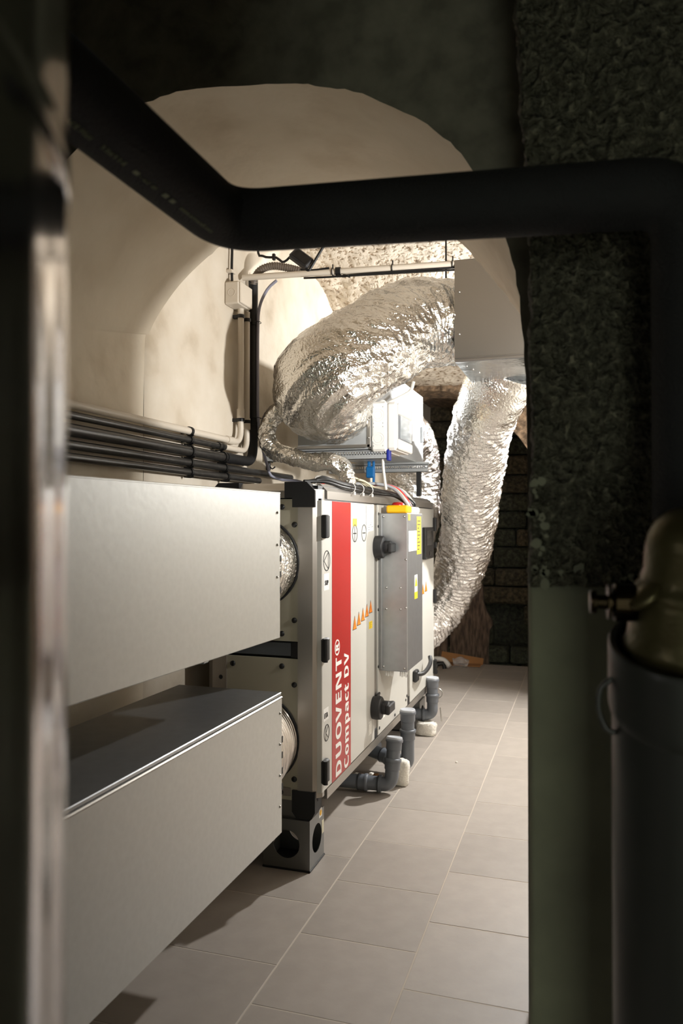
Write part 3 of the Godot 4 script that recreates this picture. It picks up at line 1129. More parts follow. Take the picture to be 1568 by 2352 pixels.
func warning_triangle(at: Vector3, parent: Node3D, hw: float, h: float) -> void:
	var m := MB.new()
	m.prism(PackedVector2Array([Vector2(-hw, 0), Vector2(hw, 0), Vector2(0, h)]), at, Vector3.FORWARD, Vector3.UP, Vector3(0.0008, 0, 0))
	part("warning_border", m, M.black, parent)
	m = MB.new()
	m.prism(PackedVector2Array([Vector2(-hw * 0.84, h * 0.05), Vector2(hw * 0.84, h * 0.05), Vector2(0, h * 0.9)]), at + Vector3(0.0008, 0, 0), Vector3.FORWARD, Vector3.UP, Vector3(0.0008, 0, 0))
	part("warning_sign", m, M.orange, parent)
	m = MB.new()
	m.prism(PackedVector2Array([Vector2(-0.004, h * 0.16), Vector2(0.005, h * 0.34), Vector2(0.0, h * 0.36), Vector2(0.004, h * 0.58), Vector2(-0.005, h * 0.38), Vector2(0, h * 0.34)]), at + Vector3(0.0016, 0, 0), Vector3.FORWARD, Vector3.UP, Vector3(0.0006, 0, 0))
	part("warning_symbol", m, M.black, parent)


func latch(parent: Node3D, at: Vector3) -> void:
	var m := MB.new()
	# round rosette, knob and the folded bracket in front of it
	m.lathe([Vector2(0.062, 0), Vector2(0.064, 0.02), Vector2(0.062, 0.045), Vector2(0.056, 0.05), Vector2(0.03, 0.052), Vector2(0, 0.052)], at, Vector3.RIGHT, 32)
	m.lathe([Vector2(0.036, 0.05), Vector2(0.036, 0.085), Vector2(0.03, 0.09), Vector2(0, 0.09)], at + Vector3(0, 0.0, -0.01), Vector3.RIGHT, 20, true)
	m.box(at + Vector3(0.0, -0.075, -0.115), at + Vector3(0.012, 0.062, -0.05), 0.004)
	m.box(at + Vector3(0.012, -0.028, -0.10), at + Vector3(0.095, 0.02, -0.075), 0.005)
	m.box(at + Vector3(0.075, -0.03, -0.10), at + Vector3(0.10, 0.022, 0.03), 0.006)
	part("rotary_latch", m, M.dark_grey, parent)
	m = MB.new()
	screw_head(m, at + Vector3(0.012, 0.045, -0.1), Vector3.RIGHT, 0.007)
	part("latch_screw", m, M.screw, parent)
	m = MB.new()
	m.tube(smooth_path([at + Vector3(0.03, -0.01, -0.1), at + Vector3(0.04, -0.005, -0.13), at + Vector3(0.045, -0.02, -0.15)], 0.01), 0.006, 8)
	part("latch_pin", m, M.screw, parent)


func build_control_box(t: Node3D) -> void:
	var x0 := -1.114
	var x1 := -0.95
	var z1 := -4.22
	var z0 := -4.635
	var y0 := 0.715
	var y1 := 1.605
	var m := MB.new()
	m.box(Vector3(x0, y0, z0), Vector3(x1, y1, z1), 0.004)
	m.box(Vector3(x0 - 0.0, y0 + 0.01, z1), Vector3(x0 + 0.018, y1 - 0.005, z1 + 0.01), 0.002)
	var b := part("control_box", m, M.zinc, t, "tall galvanised control box on the middle door")
	for x in [x0 + 0.035, x1 - 0.045]:
		for i in 4:
			m = MB.new()
			m.tube(PackedVector3Array([Vector3(x + i * 0.011, y0 + 0.004, z1 - 0.02), Vector3(x + i * 0.011, y0 - 0.028 - 0.004 * (i % 2), z1 - 0.02)]), 0.0042, 8)
			part("cable_stub", m, M.white_plastic, b)
	for q in [Vector2(x0 + 0.025, y1 - 0.02), Vector2(x1 - 0.018, y1 - 0.02), Vector2(x0 + 0.025, y0 + 0.025), Vector2(x1 - 0.018, y0 + 0.02), Vector2(x0 + 0.042, 1.185), Vector2(x1 - 0.04, 1.185), Vector2(x0 + 0.042, 1.065), Vector2(x1 - 0.04, 1.065), Vector2(x1 - 0.009, 1.345), Vector2(x1 - 0.009, 1.075)]:
		m = MB.new()
		screw_head(m, Vector3(q.x, q.y, z1), Vector3(0, 0, 1), 0.0062)
		part("screw", m, M.screw, b)
	# labels on the front
	m = MB.new()
	m.uvquad(Vector3(x1 + 0.001, 1.582, -4.262), Vector3(0, 0, -0.028), Vector3(0, 0.018, 0))
	part("warning_label", m, M.paper_yellow, b, "yellow label")
	m = MB.new()
	m.uvquad(Vector3(x1 + 0.001, 1.475, -4.530), Vector3(0, 0, -0.062), Vector3(0, 0.112, 0))
	part("warning_label", m, M.paper_yellow, b, "yellow labels")
	m = MB.new()
	m.uvquad(Vector3(x1 + 0.001, 1.446, -4.355), Vector3(0, 0, -0.11), Vector3(0, 0.058, 0))
	part("rating_plate", m, M.paper, b, "white rating label")
	m = MB.new()
	m.box(Vector3(x1, 1.145, -4.485), Vector3(x1 + 0.001, 1.245, -4.405))
	part("hazard_label", m, M.white_plastic, b)
	m = MB.new()
	m.prism(PackedVector2Array([Vector2(-0.032, 0), Vector2(0.032, 0), Vector2(0, 0.058)]), Vector3(x1 + 0.001, 1.178, -4.445), Vector3.FORWARD, Vector3.UP, Vector3(0.0008, 0, 0))
	m.box(Vector3(x1, 1.105, -4.485), Vector3(x1 + 0.0012, 1.145, -4.405))
	part("hazard_sign", m, M.sticker_yellow, b)
	m = MB.new()
	m.prism(PackedVector2Array([Vector2(-0.004, 0.008), Vector2(0.004, 0.025), Vector2(0, 0.026), Vector2(0.003, 0.042), Vector2(-0.004, 0.026), Vector2(0.0, 0.025)]), Vector3(x1 + 0.0018, 1.178, -4.445), Vector3.FORWARD, Vector3.UP, Vector3(0.0006, 0, 0))
	part("hazard_symbol", m, M.black, b)
	# isolator switch and cable glands on top
	m = MB.new()
	m.box(Vector3(-1.078, y1, -4.36), Vector3(-0.955, y1 + 0.044, -4.235), 0.008)
	part("isolator_switch", m, M.yellow, b, "yellow isolator switch")
	m = MB.new()
	m.lathe([Vector2(0.036, 0), Vector2(0.036, 0.008), Vector2(0.026, 0.018), Vector2(0.0, 0.020)], Vector3(-1.02, y1 + 0.044, -4.29), Vector3.UP, 24)
	part("switch_knob", m, M.red, b, "red knob")
	for z in [-4.41, -4.48, -4.55]:
		m = MB.new()
		m.box(Vector3(-1.01, y1, z - 0.03), Vector3(-0.955, y1 + 0.038, z + 0.03), 0.008)
		part("cable_gland", m, M.white_plastic, b)


# long sheet metal boxes in front of the unit
func build_silencers() -> void:
	for k in 2:
		var upper := k == 0
		var y0 := 1.107 if upper else 0.357
		var y1 := 1.670 if upper else 0.897
		var rot := deg_to_rad(3.4 if upper else 0.6)
		var z1 := -1.15
		var z0 := -2.775
		var piv := Vector3(-1.128 if upper else -1.120, y0, z0)
		var bs := Basis(Vector3.UP, -rot)
		var t := thing("silencer_box", "upper of two long grey sheet metal boxes, just below the row of wall pipes" if upper else "lower long grey sheet metal box with a dark top and a bright front lip", "duct box", Vector3(-1.35, y0, -2.0), "sheet metal silencer boxes")
		var wd := 0.45
		var m := MB.new()
		m.box(Vector3(piv.x - wd, y0, z0), Vector3(piv.x, y1 - (0.0 if upper else 0.014), z1), 0.0025, bs, piv)
		var b := part("casing", m, M.box_sheet, t)
		m = MB.new()
		if upper:
			m.box(Vector3(piv.x - wd - 0.001, y1 - 0.006, z0 - 0.001), Vector3(piv.x + 0.001, y1 + 0.001, z1), 0.002, bs, piv)
			part("lid", m, M.box_sheet, t)
		else:
			# the lid sits back behind a rolled lip
			m.box(Vector3(piv.x - wd - 0.001, y1 - 0.012, z0 - 0.002), Vector3(piv.x - 0.004, y1, z1), 0.002, bs, piv)
			part("lid", m, M.zinc, t, "dark reflective lid")
			m = MB.new()
			m.box(Vector3(piv.x - 0.006, y1 - 0.022, z0), Vector3(piv.x + 0.003, y1 - 0.014, z1), 0.003, bs, piv)
			part("lip", m, M.aluminium, t)
		for f in [0.14, 0.36, 0.58, 0.80]:
			if upper and f > 0.7:
				continue
			m = MB.new()
			screw_head(m, piv + bs * Vector3(0.0, lerpf(y1, y0, f) - y0, 0.022 if not upper else 0.028), bs * Vector3.RIGHT, 0.0055)
			part("screw", m, M.screw, t)
		# end flange with notches
		for i in 4:
			m = MB.new()
			m.box(Vector3(piv.x - 0.004, 0.33 * y1 + 0.67 * y0 + i * 0.06 - 0.012, z0 - 0.006), Vector3(piv.x + 0.0015, 0.33 * y1 + 0.67 * y0 + i * 0.06 + 0.012, z0 + 0.001), 0.0, bs, piv)
			part("seam_tab", m, M.dark_grey, t)
		# wall brackets carrying the box
		for z in [-1.5, -2.4]:
			m = MB.new()
			var xa := -1.798 if z < -2.0 else -2.299
			m.box(Vector3(xa, y0 - 0.04, z - 0.02), Vector3(-1.25, y0 - 0.001, z + 0.02), 0.003)
			part("wall_bracket", m, M.zinc, t)


func crumple(sd: int, fine: float) -> FastNoiseLite:
	var f := noise(FastNoiseLite.TYPE_SIMPLEX_SMOOTH, fine, sd, 2)
	f.fractal_type = FastNoiseLite.FRACTAL_RIDGED
	f.fractal_gain = 0.45
	return f


func foil_tube(pts: Array, r: float, rib: float, pitch: float, amp: float, seg: int, step: float, sd: int, caps := true, fat := 0.0) -> MB:
	var path := smooth_path(pts, step)
	var f1 := crumple(sd, 8.0)
	var f2 := noise(FastNoiseLite.TYPE_SIMPLEX_SMOOTH, 5.0, sd + 1, 3)
	var m := MB.new()
	var total := 0.0
	for i in path.size() - 1:
		total += path[i].distance_to(path[i + 1])
	m.tube(path, func(s: float, a: float, i: int) -> float:
		var q := path[i] + Vector3(cos(a), sin(a), cos(a + 1.0)) * r
		var d := f1.get_noise_3d(q.x, q.y, q.z) * amp + f2.get_noise_3d(q.x, q.y, q.z) * amp * 1.6
		var ph := s / pitch + a / TAU
		d += pow(absf(cos(PI * ph)), 6.0) * rib
		return r + d + fat * sin(PI * s / total), seg, caps)
	return m


func build_ducts() -> void:
	# between the silencers and the unit
	for k in 2:
		var y := 1.372 if k == 0 else 0.575
		var t := thing("duct_connector", "short crinkled foil collar between upper sheet metal box and unit" if k == 0 else "short ribbed foil collar between lower sheet metal box and unit", "duct", Vector3(-1.42, y, -3.0), "foil collars")
		var m := foil_tube([Vector3(-1.415, y, -2.765), Vector3(-1.42, y, -2.95), Vector3(-1.425, y, -3.1), Vector3(-1.4225, y, -3.222)], 0.192, 0.003 if k == 0 else 0.006, 0.03, 0.003 if k == 0 else 0.001, 160, 0.004, 301 + k, false, 0.028)
		part("foil", m, M.foil if k == 0 else M.foil_smooth, t)
		m = MB.new()
		m.tube(ring_path(Vector3(-1.4225, y, -3.222), 0.2, 48), 0.006, 8, false)
		part("seal_ring", m, M.black_soft, t)

	# big insulated duct: from the plenum over to the heater box
	var t2 := thing("insulated_duct", "thick foil-wrapped duct bending from the grey plenum down to the left", "duct", Vector3(-1.0, 2.2, -4.0))
	var pts := [Vector3(-0.62, 2.645, -4.24), Vector3(-0.75, 2.65, -4.2), Vector3(-0.90, 2.625, -4.09), Vector3(-1.03, 2.505, -3.93), Vector3(-1.17, 2.385, -3.79), Vector3(-1.27, 2.295, -3.73), Vector3(-1.33, 2.245, -3.80), Vector3(-1.345, 2.225, -3.95), Vector3(-1.345, 2.22, -4.12)]
	var fm := foil_tube(pts, 0.222, 0.0035, 0.045, 0.010, 220, 0.0065, 311, true, 0.022)
	part("foil_wrap", fm, M.foil, t2)
	# tape seam along the belly
	# flexible duct from the plenum to the far end of the unit
	var t3 := thing("flexible_duct", "bright ribbed flexible foil duct hanging from plenum to far end of unit", "duct", Vector3(-0.9, 0.5, -5.8))
	pts = [Vector3(-0.46, 2.47, -4.72), Vector3(-0.535, 2.34, -4.78), Vector3(-0.62, 2.20, -4.98), Vector3(-0.70, 2.06, -5.28), Vector3(-0.795, 1.84, -5.72), Vector3(-0.89, 1.5, -6.12), Vector3(-0.99, 1.18, -6.38), Vector3(-1.12, 0.92, -6.5), Vector3(-1.27, 0.72, -6.42), Vector3(-1.38, 0.62, -6.2), Vector3(-1.40, 0.60, -5.88)]
	fm = foil_tube(pts, 0.178, 0.008, 0.040, 0.011, 200, 0.0075, 321, true, 0.028)
	part("foil", fm, M.foil_rough, t3)
	fm = MB.new()
	fm.tube(smooth_path([Vector3(-0.455, 2.48, -4.71), Vector3(-0.535, 2.34, -4.78), Vector3(-0.60, 2.235, -4.92)], 0.01), func(s: float, _a: float, _i: int) -> float: return 0.212 - 0.05 * s + 0.002 * sin(s * 90.0), 64, true)
	part("tape_collar", fm, M.foil, t3)
	# second duct, from the heater box down behind the unit
	var t4 := thing("flexible_duct", "short foil duct behind the white distribution box, dropping behind the unit", "duct", Vector3(-1.35, 1.5, -6.2))
	fm = foil_tube([Vector3(-1.34, 2.2, -5.56), Vector3(-1.34, 2.22, -5.8), Vector3(-1.335, 2.15, -6.05), Vector3(-1.335, 1.95, -6.2), Vector3(-1.34, 1.65, -6.22), Vector3(-1.37, 1.42, -6.12), Vector3(-1.4, 1.36, -5.88)], 0.2, 0.004, 0.04, 0.014, 140, 0.009, 331, true, 0.0)
	part("foil", fm, M.foil_rough, t4)
	# thin foil hose from the elbow to the top of the unit
	var t5 := thing("foil_hose", "thin crumpled foil hose looping from the big duct down onto the unit", "hose", Vector3(-1.4, 1.74, -3.8))
	fm = foil_tube([Vector3(-1.45, 2.24, -3.84), Vector3(-1.535, 2.185, -3.86), Vector3(-1.605, 2.13, -3.86), Vector3(-1.652, 2.05, -3.86), Vector3(-1.628, 1.97, -3.86), Vector3(-1.55, 1.917, -3.86), Vector3(-1.424, 1.886, -3.87), Vector3(-1.29, 1.868, -3.88), Vector3(-1.225, 1.83, -3.9), Vector3(-1.205, 1.76, -3.9), Vector3(-1.203, 1.728, -3.9)], 0.043, 0.002, 0.02, 0.010, 64, 0.006, 341)
	part("foil", fm, M.foil, t5)


func ring_path(c: Vector3, r: float, k: int, ex := Vector3.RIGHT, ey := Vector3.UP) -> PackedVector3Array:
	var p := PackedVector3Array()
	for i in k + 1:
		var a := TAU * i / k
		p.append(c + ex * cos(a) * r + ey * sin(a) * r)
	return p


func build_plenum() -> void:
	# distribution plenum at the upper right
	var t := thing("plenum_box", "dull grey sheet metal plenum box hanging in the upper right of the arch", "duct box", Vector3(-0.3, 2.385, -4.5))
	var m := MB.new()
	m.box(Vector3(-0.645, 2.385, -5.15), Vector3(0.5, 2.918, -3.985), 0.003)  # unseen right end lengthened to block the far lamp from the soffit
	part("casing", m, M.zinc_bright, t)
	m = MB.new()
	m.box(Vector3(-0.645, 2.392, -3.985), Vector3(0.5, 2.918, -3.981), 0.001)
	m.box(Vector3(-0.645, 2.388, -3.981), Vector3(0.5, 2.40, -3.974), 0.003)
	m.box(Vector3(-0.645, 2.404, -3.981), Vector3(0.5, 2.41, -3.977), 0.002)
	var fp := part("front_panel", m, M.dull_sheet, t)
	for q in [Vector2(-0.62, 2.75), Vector2(-0.62, 2.53)]:
		m = MB.new()
		screw_head(m, Vector3(q.x, q.y, -3.981), Vector3(0, 0, 1), 0.006)
		part("rivet", m, M.screw, fp)
	for q in [Vector2(-0.60, -4.1), Vector2(-0.58, -4.2), Vector2(-0.56, -4.3)]:
		m = MB.new()
		screw_head(m, Vector3(q.x, 2.385, q.y), Vector3.DOWN, 0.006)
		part("rivet", m, M.screw, t)
	m = MB.new()
	m.tube(PackedVector3Array([Vector3(-0.727, 2.84, -4.2), Vector3(-0.727, 3.42, -4.2)]), 0.005, 8)
	m.box(Vector3(-0.74, 2.84, -4.215), Vector3(-0.64, 2.848, -4.185))
	part("hanger_rod", m, M.dark_grey, t)
	m = MB.new()
	m.tube(PackedVector3Array([Vector3(0.05, 2.9, -4.9), Vector3(0.05, 3.3, -4.9)]), 0.005, 8)
	part("hanger_rod", m, M.dark_grey, t)

	# heater box above the unit
	var h := thing("heater_box", "galvanised sheet box on a perforated channel above the unit, behind the duct elbow", "duct box", Vector3(-1.34, 1.97, -4.8))
	m = MB.new()
	m.box(Vector3(-1.56, 1.975, -5.55), Vector3(-1.132, 2.47, -4.10), 0.003)
	part("casing", m, M.galv, h)
	m = MB.new()
	m.box(Vector3(-1.565, 1.968, -4.104), Vector3(-1.132, 1.985, -4.094), 0.002)
	m.box(Vector3(-1.15, 1.968, -4.104), Vector3(-1.13, 2.47, -4.094), 0.002)
	part("flange", m, M.aluminium, h)
	for y in [2.02, 2.12, 2.22]:
		m = MB.new()
		screw_head(m, Vector3(-1.14, y, -4.094), Vector3(0, 0, 1), 0.005)
		part("screw", m, M.screw, h)
	for z in [-4.13, -5.3]:
		m = MB.new()
		# perforated channel: two strips with a row of bars between the slots
		m.box(Vector3(-1.775, 1.955, z - 0.04), Vector3(-1.046, 1.975, z))
		m.box(Vector3(-1.775, 1.905, z - 0.003), Vector3(-1.046, 1.935, z))
		m.box(Vector3(-1.775, 1.948, z - 0.003), Vector3(-1.046, 1.96, z))
		var k := 0
		var x := -1.775
		while x < -1.05:
			m.box(Vector3(x, 1.93, z - 0.003), Vector3(x + 0.009, 1.95, z))
			x += 0.016
		m.box(Vector3(-1.775, 1.905, z - 0.04), Vector3(-1.046, 1.908, z))
		part("perforated_channel", m, M.galv, h)
	m = MB.new()
	m.box(Vector3(-1.048, 1.895, -4.175), Vector3(-1.030, 1.965, -4.126), 0.004)
	part("channel_cap", m, M.dark_blue, h, "dark blue end cap")
	m = MB.new()
	m.box(Vector3(-1.132, 2.13, -5.5), Vector3(-1.115, 2.24, -5.46), 0.002)
	part("edge_clip", m, M.zinc, h)
	for s in [[-5.3, -1.1]]:
		m = MB.new()
		m.box(Vector3(s[1] - 0.03, 1.735, s[0] - 0.04), Vector3(s[1], 1.905, s[0]), 0.002)
		part("strut", m, M.dark_grey, h)

	# white electrical enclosure on the side of the heater box
	var e := thing("distribution_box", "white plastic distribution box with a smoked flap on the grey sheet box", "electrical box", Vector3(-1.05, 1.945, -4.27))
	m = MB.new()
	m.box(Vector3(-1.130, 1.945, -4.47), Vector3(-1.040, 2.222, -4.105), 0.012)
	m.box(Vector3(-1.043, 1.950, -4.465), Vector3(-0.985, 2.217, -4.11), 0.014)
	part("body", m, M.white_plastic, e)
	for y in [2.145, 2.015]:
		m = MB.new()
		for r in [0.022, 0.034]:
			m.tube(ring_path(Vector3(-1.088, y, -4.105), r, 28), 0.0015, 6, false)
		part("knockout", m, M.white_plastic, e)
	m = MB.new()
	for y in [2.19, 2.10, 2.08, 1.975]:
		for x in [-1.115, -1.062]:
			m.box(Vector3(x - 0.002, y - 0.003, -4.106), Vector3(x + 0.002, y + 0.003, -4.1045))
	part("mark", m, M.cable_grey, e)
	# cover blocks above and below the window, flap and breakers
	m = MB.new()
	m.box(Vector3(-0.988, 2.15, -4.46), Vector3(-0.972, 2.212, -4.13), 0.006)
	m.box(Vector3(-0.988, 1.955, -4.46), Vector3(-0.972, 2.012, -4.13), 0.006)
	part("cover", m, M.white_plastic, e)
	m = MB.new()
	m.box(Vector3(-0.987, 2.014, -4.44), Vector3(-0.984, 2.148, -4.14))
	part("window_frame", m, M.cable_grey, e)
	m = MB.new()
	m.box(Vector3(-0.984, 2.03, -4.40), Vector3(-0.980, 2.13, -4.20))
	part("breaker_row", m, mat(Color(0.5, 0.53, 0.54), 0.4), e)
	m = MB.new()
	m.box(Vector3(-0.974, 2.016, -4.43), Vector3(-0.971, 2.146, -4.15), 0.001)
	part("flap", m, M.clear, e, "clear flap")
	m = MB.new()
	m.box(Vector3(-0.972, 2.03, -4.46), Vector3(-0.962, 2.13, -4.44), 0.002)
	part("flap_grip", m, M.white_plastic, e)
	m = MB.new()
	m.lathe([Vector2(0.02, 0), Vector2(0.022, 0.012), Vector2(0.014, 0.02), Vector2(0, 0.02)], Vector3(-1.09, 2.222, -4.2), Vector3.UP, 18)
	m.lathe([Vector2(0.02, 0), Vector2(0.022, 0.012), Vector2(0.014, 0.02), Vector2(0, 0.02)], Vector3(-1.08, 2.222, -4.3), Vector3.UP, 18)
	m.lathe([Vector2(0.016, 0), Vector2(0.018, 0.01), Vector2(0.01, 0.016), Vector2(0, 0.016)], Vector3(-1.075, 1.945, -4.15), Vector3.DOWN, 18)
	part("gland", m, M.white_plastic, e)
	# cables of the enclosure
	m = MB.new()
	m.tube(smooth_path([Vector3(-1.075, 1.93, -4.15), Vector3(-1.073, 1.85, -4.16), Vector3(-1.068, 1.755, -4.19), Vector3(-1.068, 1.742, -4.2)], 0.02), 0.008, 10)
	single("cable", m, M.white_plastic, "short white cable dropping from the distribution box to the cable bundle", "cable")
	m = MB.new()
	m.tube(smooth_path([Vector3(-1.08, 2.24, -4.3), Vector3(-1.05, 2.28, -4.4), Vector3(-1.0, 2.34, -4.52), Vector3(-0.985, 2.40, -4.55)], 0.02), 0.010, 10)
	single("cable", m, M.white_plastic, "white cable stub rising from the top of the distribution box", "cable")


func clamp_on(t: Node3D, at: Vector3, r: float, axis: Vector3, wall: Vector3) -> void:
	var m := MB.new()
	var ax := axis.normalized()
	var w := wall.normalized()
	var s := ax.cross(w)
	m.lathe([Vector2(r + 0.001, -0.009), Vector2(r + 0.005, -0.009), Vector2(r + 0.005, 0.009), Vector2(r + 0.001, 0.009)], at, ax, 20, true)
	var b := Basis(s, w, ax)
	var lo := at + Vector3(-0.012, r * 0.8, -0.009)
	m.box(lo, at + Vector3(0.012, r + 0.03, 0.009), 0.0, Basis(s, w, s.cross(w)), at)
	part("clamp", m, M.black, t)


func build_wall_pipes() -> void:
	var XW := -1.755
	# horizontal runs along the left wall; the first three turn up beside the unit
	var white_desc := ["topmost cream plastic pipe along the left wall, turning up", "second pipe along the wall, dark with a cream elbow turning up", "thick dark pipe third from top along the wall, turning up", "fourth dark pipe along the wall, the one ending past the unit corner", "lowest dark pipe along the left wall, just above the upper box"]
	var ys := [1.978, 1.938, 1.885, 1.832, 1.787]
	var rs := [0.0165, 0.015, 0.024, 0.0175, 0.0165]
	var zv := [-3.755, -3.835, -3.915]
	for i in 5:
		var t := thing("wall_pipe", white_desc[i], "pipe", Vector3(XW, ys[i], -2.8), "pipes along the left wall")
		var m := MB.new()
		var zs := -1.55
		if i < 3:
			var split: float = [-3.58, -3.52, -3.6][i]
			if i == 0:
				split = -3.62
			m.tube(PackedVector3Array([Vector3(XW, ys[i], -1.95), Vector3(XW, ys[i], split)]), rs[i], 18)
			part("run", m, [M.cream_conduit, M.dusty_pipe, M.dusty_pipe][i], t)
			m = MB.new()
			var top := 2.70 if i < 2 else 2.90
			m.tube(bent_path([Vector3(XW, ys[i], split + 0.03), Vector3(XW, ys[i], zv[i]), Vector3(XW, top, zv[i])], 0.075 if i < 2 else 0.09, 10), rs[i] + (0.0 if i != 2 else 0.002), 18)
			part("riser", m, [M.cream_conduit, M.cream_conduit, M.black_soft][i], t)
			m = MB.new()
			m.tube(PackedVector3Array([Vector3(XW, ys[i], split + 0.035), Vector3(XW, ys[i], split - 0.035)]), rs[i] + 0.004, 18)
			var cm: Material = M.cream_conduit if i == 0 else M.dusty_pipe if i == 1 else M.black_soft
			part("coupling", m, cm, t)
			m = MB.new()
			m.tube(PackedVector3Array([Vector3(XW, ys[i] + 0.12, zv[i]), Vector3(XW, ys[i] + 0.18, zv[i])]), rs[i] + (0.004), 18)
			part("coupling", m, cm if i != 1 else M.cream_conduit, t)
			for y in [2.10, 2.655]:
				clamp_on(t, Vector3(XW, y, zv[i]), rs[i], Vector3.UP, Vector3.LEFT)
		else:
			var zend := -4.49 if i == 3 else -4.0
			m.tube(PackedVector3Array([Vector3(XW, ys[i], -1.95), Vector3(XW, ys[i], zend)]), rs[i], 18)
			part("run", m, M.dusty_pipe, t)
		for z in [-3.2, -3.5 - 0.02 * i]:
			if i == 0 and z < -3.3:
				continue
			clamp_on(t, Vector3(XW, ys[i], z), rs[i], Vector3.FORWARD, Vector3.LEFT)
			if true:
				m = MB.new()
				m.tube(smooth_path([Vector3(XW + rs[i] + 0.004, ys[i] - rs[i], z), Vector3(XW + rs[i] * 0.4, ys[i] - rs[i] - 0.008, z), Vector3(XW - 0.03, ys[i] - rs[i] - 0.005, z)], 0.005), 0.0035, 6)
				part("clamp_hook", m, M.black, t)

	# junction box at the top of the risers
	var j := thing("junction_box", "small cream junction box at the top of the wall risers", "electrical box", Vector3(-1.76, 2.7, -3.72))
	var m := MB.new()
	m.box(Vector3(-1.80, 2.695, -3.80), Vector3(-1.715, 2.815, -3.645), 0.008)
	part("body", m, M.cream_conduit, j)
	m = MB.new()
	m.box(Vector3(-1.717, 2.70, -3.795), Vector3(-1.706, 2.81, -3.65), 0.004)
	part("lid", m, M.cream_conduit, j)
	m = MB.new()
	m.tube(ring_path(Vector3(-1.757, 2.755, -3.645), 0.02, 24), 0.0015, 6, false)
	part("knockout", m, M.cream_conduit, j)
	m = MB.new()
	m.tube(smooth_path([Vector3(-1.775, 2.81, -3.69), Vector3(-1.778, 2.9, -3.69), Vector3(-1.78, 3.05, -3.70), Vector3(-1.78, 3.4, -3.7)], 0.05), 0.0075, 8)
	var ck := single("cable", m, M.black, "black cable rising up the wall from the cream junction box", "cable")
	m = MB.new()
	m.box(Vector3(-1.8, 2.87, -3.715), Vector3(-1.765, 2.885, -3.665), 0.002)
	part("clip", m, M.cream_conduit, ck)

	# cross conduit hung over the aisle, and what is tied to it
	var c := thing("cross_conduit", "pale straight conduit crossing the vault from junction box to plenum", "conduit", Vector3(-1.2, 2.93, -4.0))
	m = MB.new()
	var A := Vector3(-1.775, 2.885, -3.82)
	var B := Vector3(-0.645, 2.905, -4.0)
	m.tube(PackedVector3Array([A, B]), 0.0165, 16)
	part("conduit", m, M.cream_conduit, c)
	for k in [0.435, 0.715, 0.99]:
		m = MB.new()
		var p := A.lerp(B, k)
		m.tube(ring_path(p, 0.022, 20, Vector3.UP, Vector3.BACK), 0.003, 6, false)
		m.box(p + Vector3(-0.003, 0.018, -0.003), p + Vector3(0.003, 0.04, 0.003))
		part("cable_tie", m, M.black, c)
	m = MB.new()
	var pc := A.lerp(B, 0.46)
	m.lathe([Vector2(0.02, -0.014), Vector2(0.023, -0.014), Vector2(0.023, 0.014), Vector2(0.02, 0.014)], pc, B - A, 16, true)
	m.tube(smooth_path([pc + Vector3(0.0, -0.02, 0.01), pc + Vector3(0.03, -0.035, 0.01), pc + Vector3(0.06, -0.03, 0.01), pc + Vector3(0.03, -0.025, 0.01), pc + Vector3(0.07, -0.04, 0.01)], 0.006), 0.004, 6)
	part("clamp", m, M.black, c)
	m = MB.new()
	m.tube(PackedVector3Array([B + Vector3(0.0, 0.0, 0.005), B + Vector3(0.04, 0.0, 0.005)]), 0.012, 10)
	part("end_plug", m, M.black, c)
	for k in 2:
		m = MB.new()
		m.tube(smooth_path([A.lerp(B, 0.3) + Vector3(0, -0.027, 0.012), A.lerp(B, 0.42) + Vector3(0, -0.030, 0.012), A.lerp(B, 0.6) + Vector3(0, -0.024 - 0.006 * k, 0.008), B + Vector3(0, -0.022 - 0.012 * k, 0.006)], 0.05), 0.0055, 8)
		single("cable", m, M.black, "upper thin black cable tied under the cross conduit" if k == 0 else "lower thin black cable tied under the cross conduit", "cable", "cables under the cross conduit")
	# grey hose looping over from the thick riser onto the conduit
	m = MB.new()
	var loop := smooth_path([Vector3(-1.755, 2.86, -3.912), Vector3(-1.74, 2.90, -3.90), Vector3(-1.69, 2.935, -3.87), Vector3(-1.62, 2.95, -3.87), Vector3(-1.54, 2.935, -3.875), Vector3(-1.46, 2.91, -3.88)], 0.004)
	m.tube(loop, func(s: float, _a: float, _i: int) -> float: return 0.020 + 0.0022 * sin(s * TAU / 0.013), 18)
	single("corrugated_hose", m, mat(Color(0.42, 0.38, 0.34), 0.5), "grey corrugated hose looping over the cross conduit from the thick riser", "hose")
	m = MB.new()
	m.tube(smooth_path([Vector3(-1.47, 2.92, -3.87), Vector3(-1.40, 2.905, -3.87), Vector3(-1.30, 2.912, -3.885)], 0.03), 0.006, 8)
	single("cable", m, M.black, "short black cable end lying on the cross conduit beside the hose", "cable")
	# thin cable running down the riser and along to the unit
	m = MB.new()
	m.tube(smooth_path([Vector3(-1.60, 2.872, -3.88), Vector3(-1.66, 2.83, -3.89), Vector3(-1.71, 2.74, -3.90), Vector3(-1.724, 2.6, -3.91), Vector3(-1.724, 2.3, -3.91), Vector3(-1.724, 2.12, -3.915), Vector3(-1.70, 1.95, -3.93), Vector3(-1.68, 1.86, -3.95), Vector3(-1.675, 1.815, -3.98), Vector3(-1.62, 1.792, -4.02), Vector3(-1.54, 1.785, -4.02), Vector3(-1.44, 1.757, -4.02), Vector3(-1.32, 1.748, -3.98), Vector3(-1.2, 1.742, -3.92)], 0.02), 0.0085, 10)
	var vc := single("cable", m, M.cable_violet, "violet-grey cable running down the thick riser and onto the unit top", "cable")
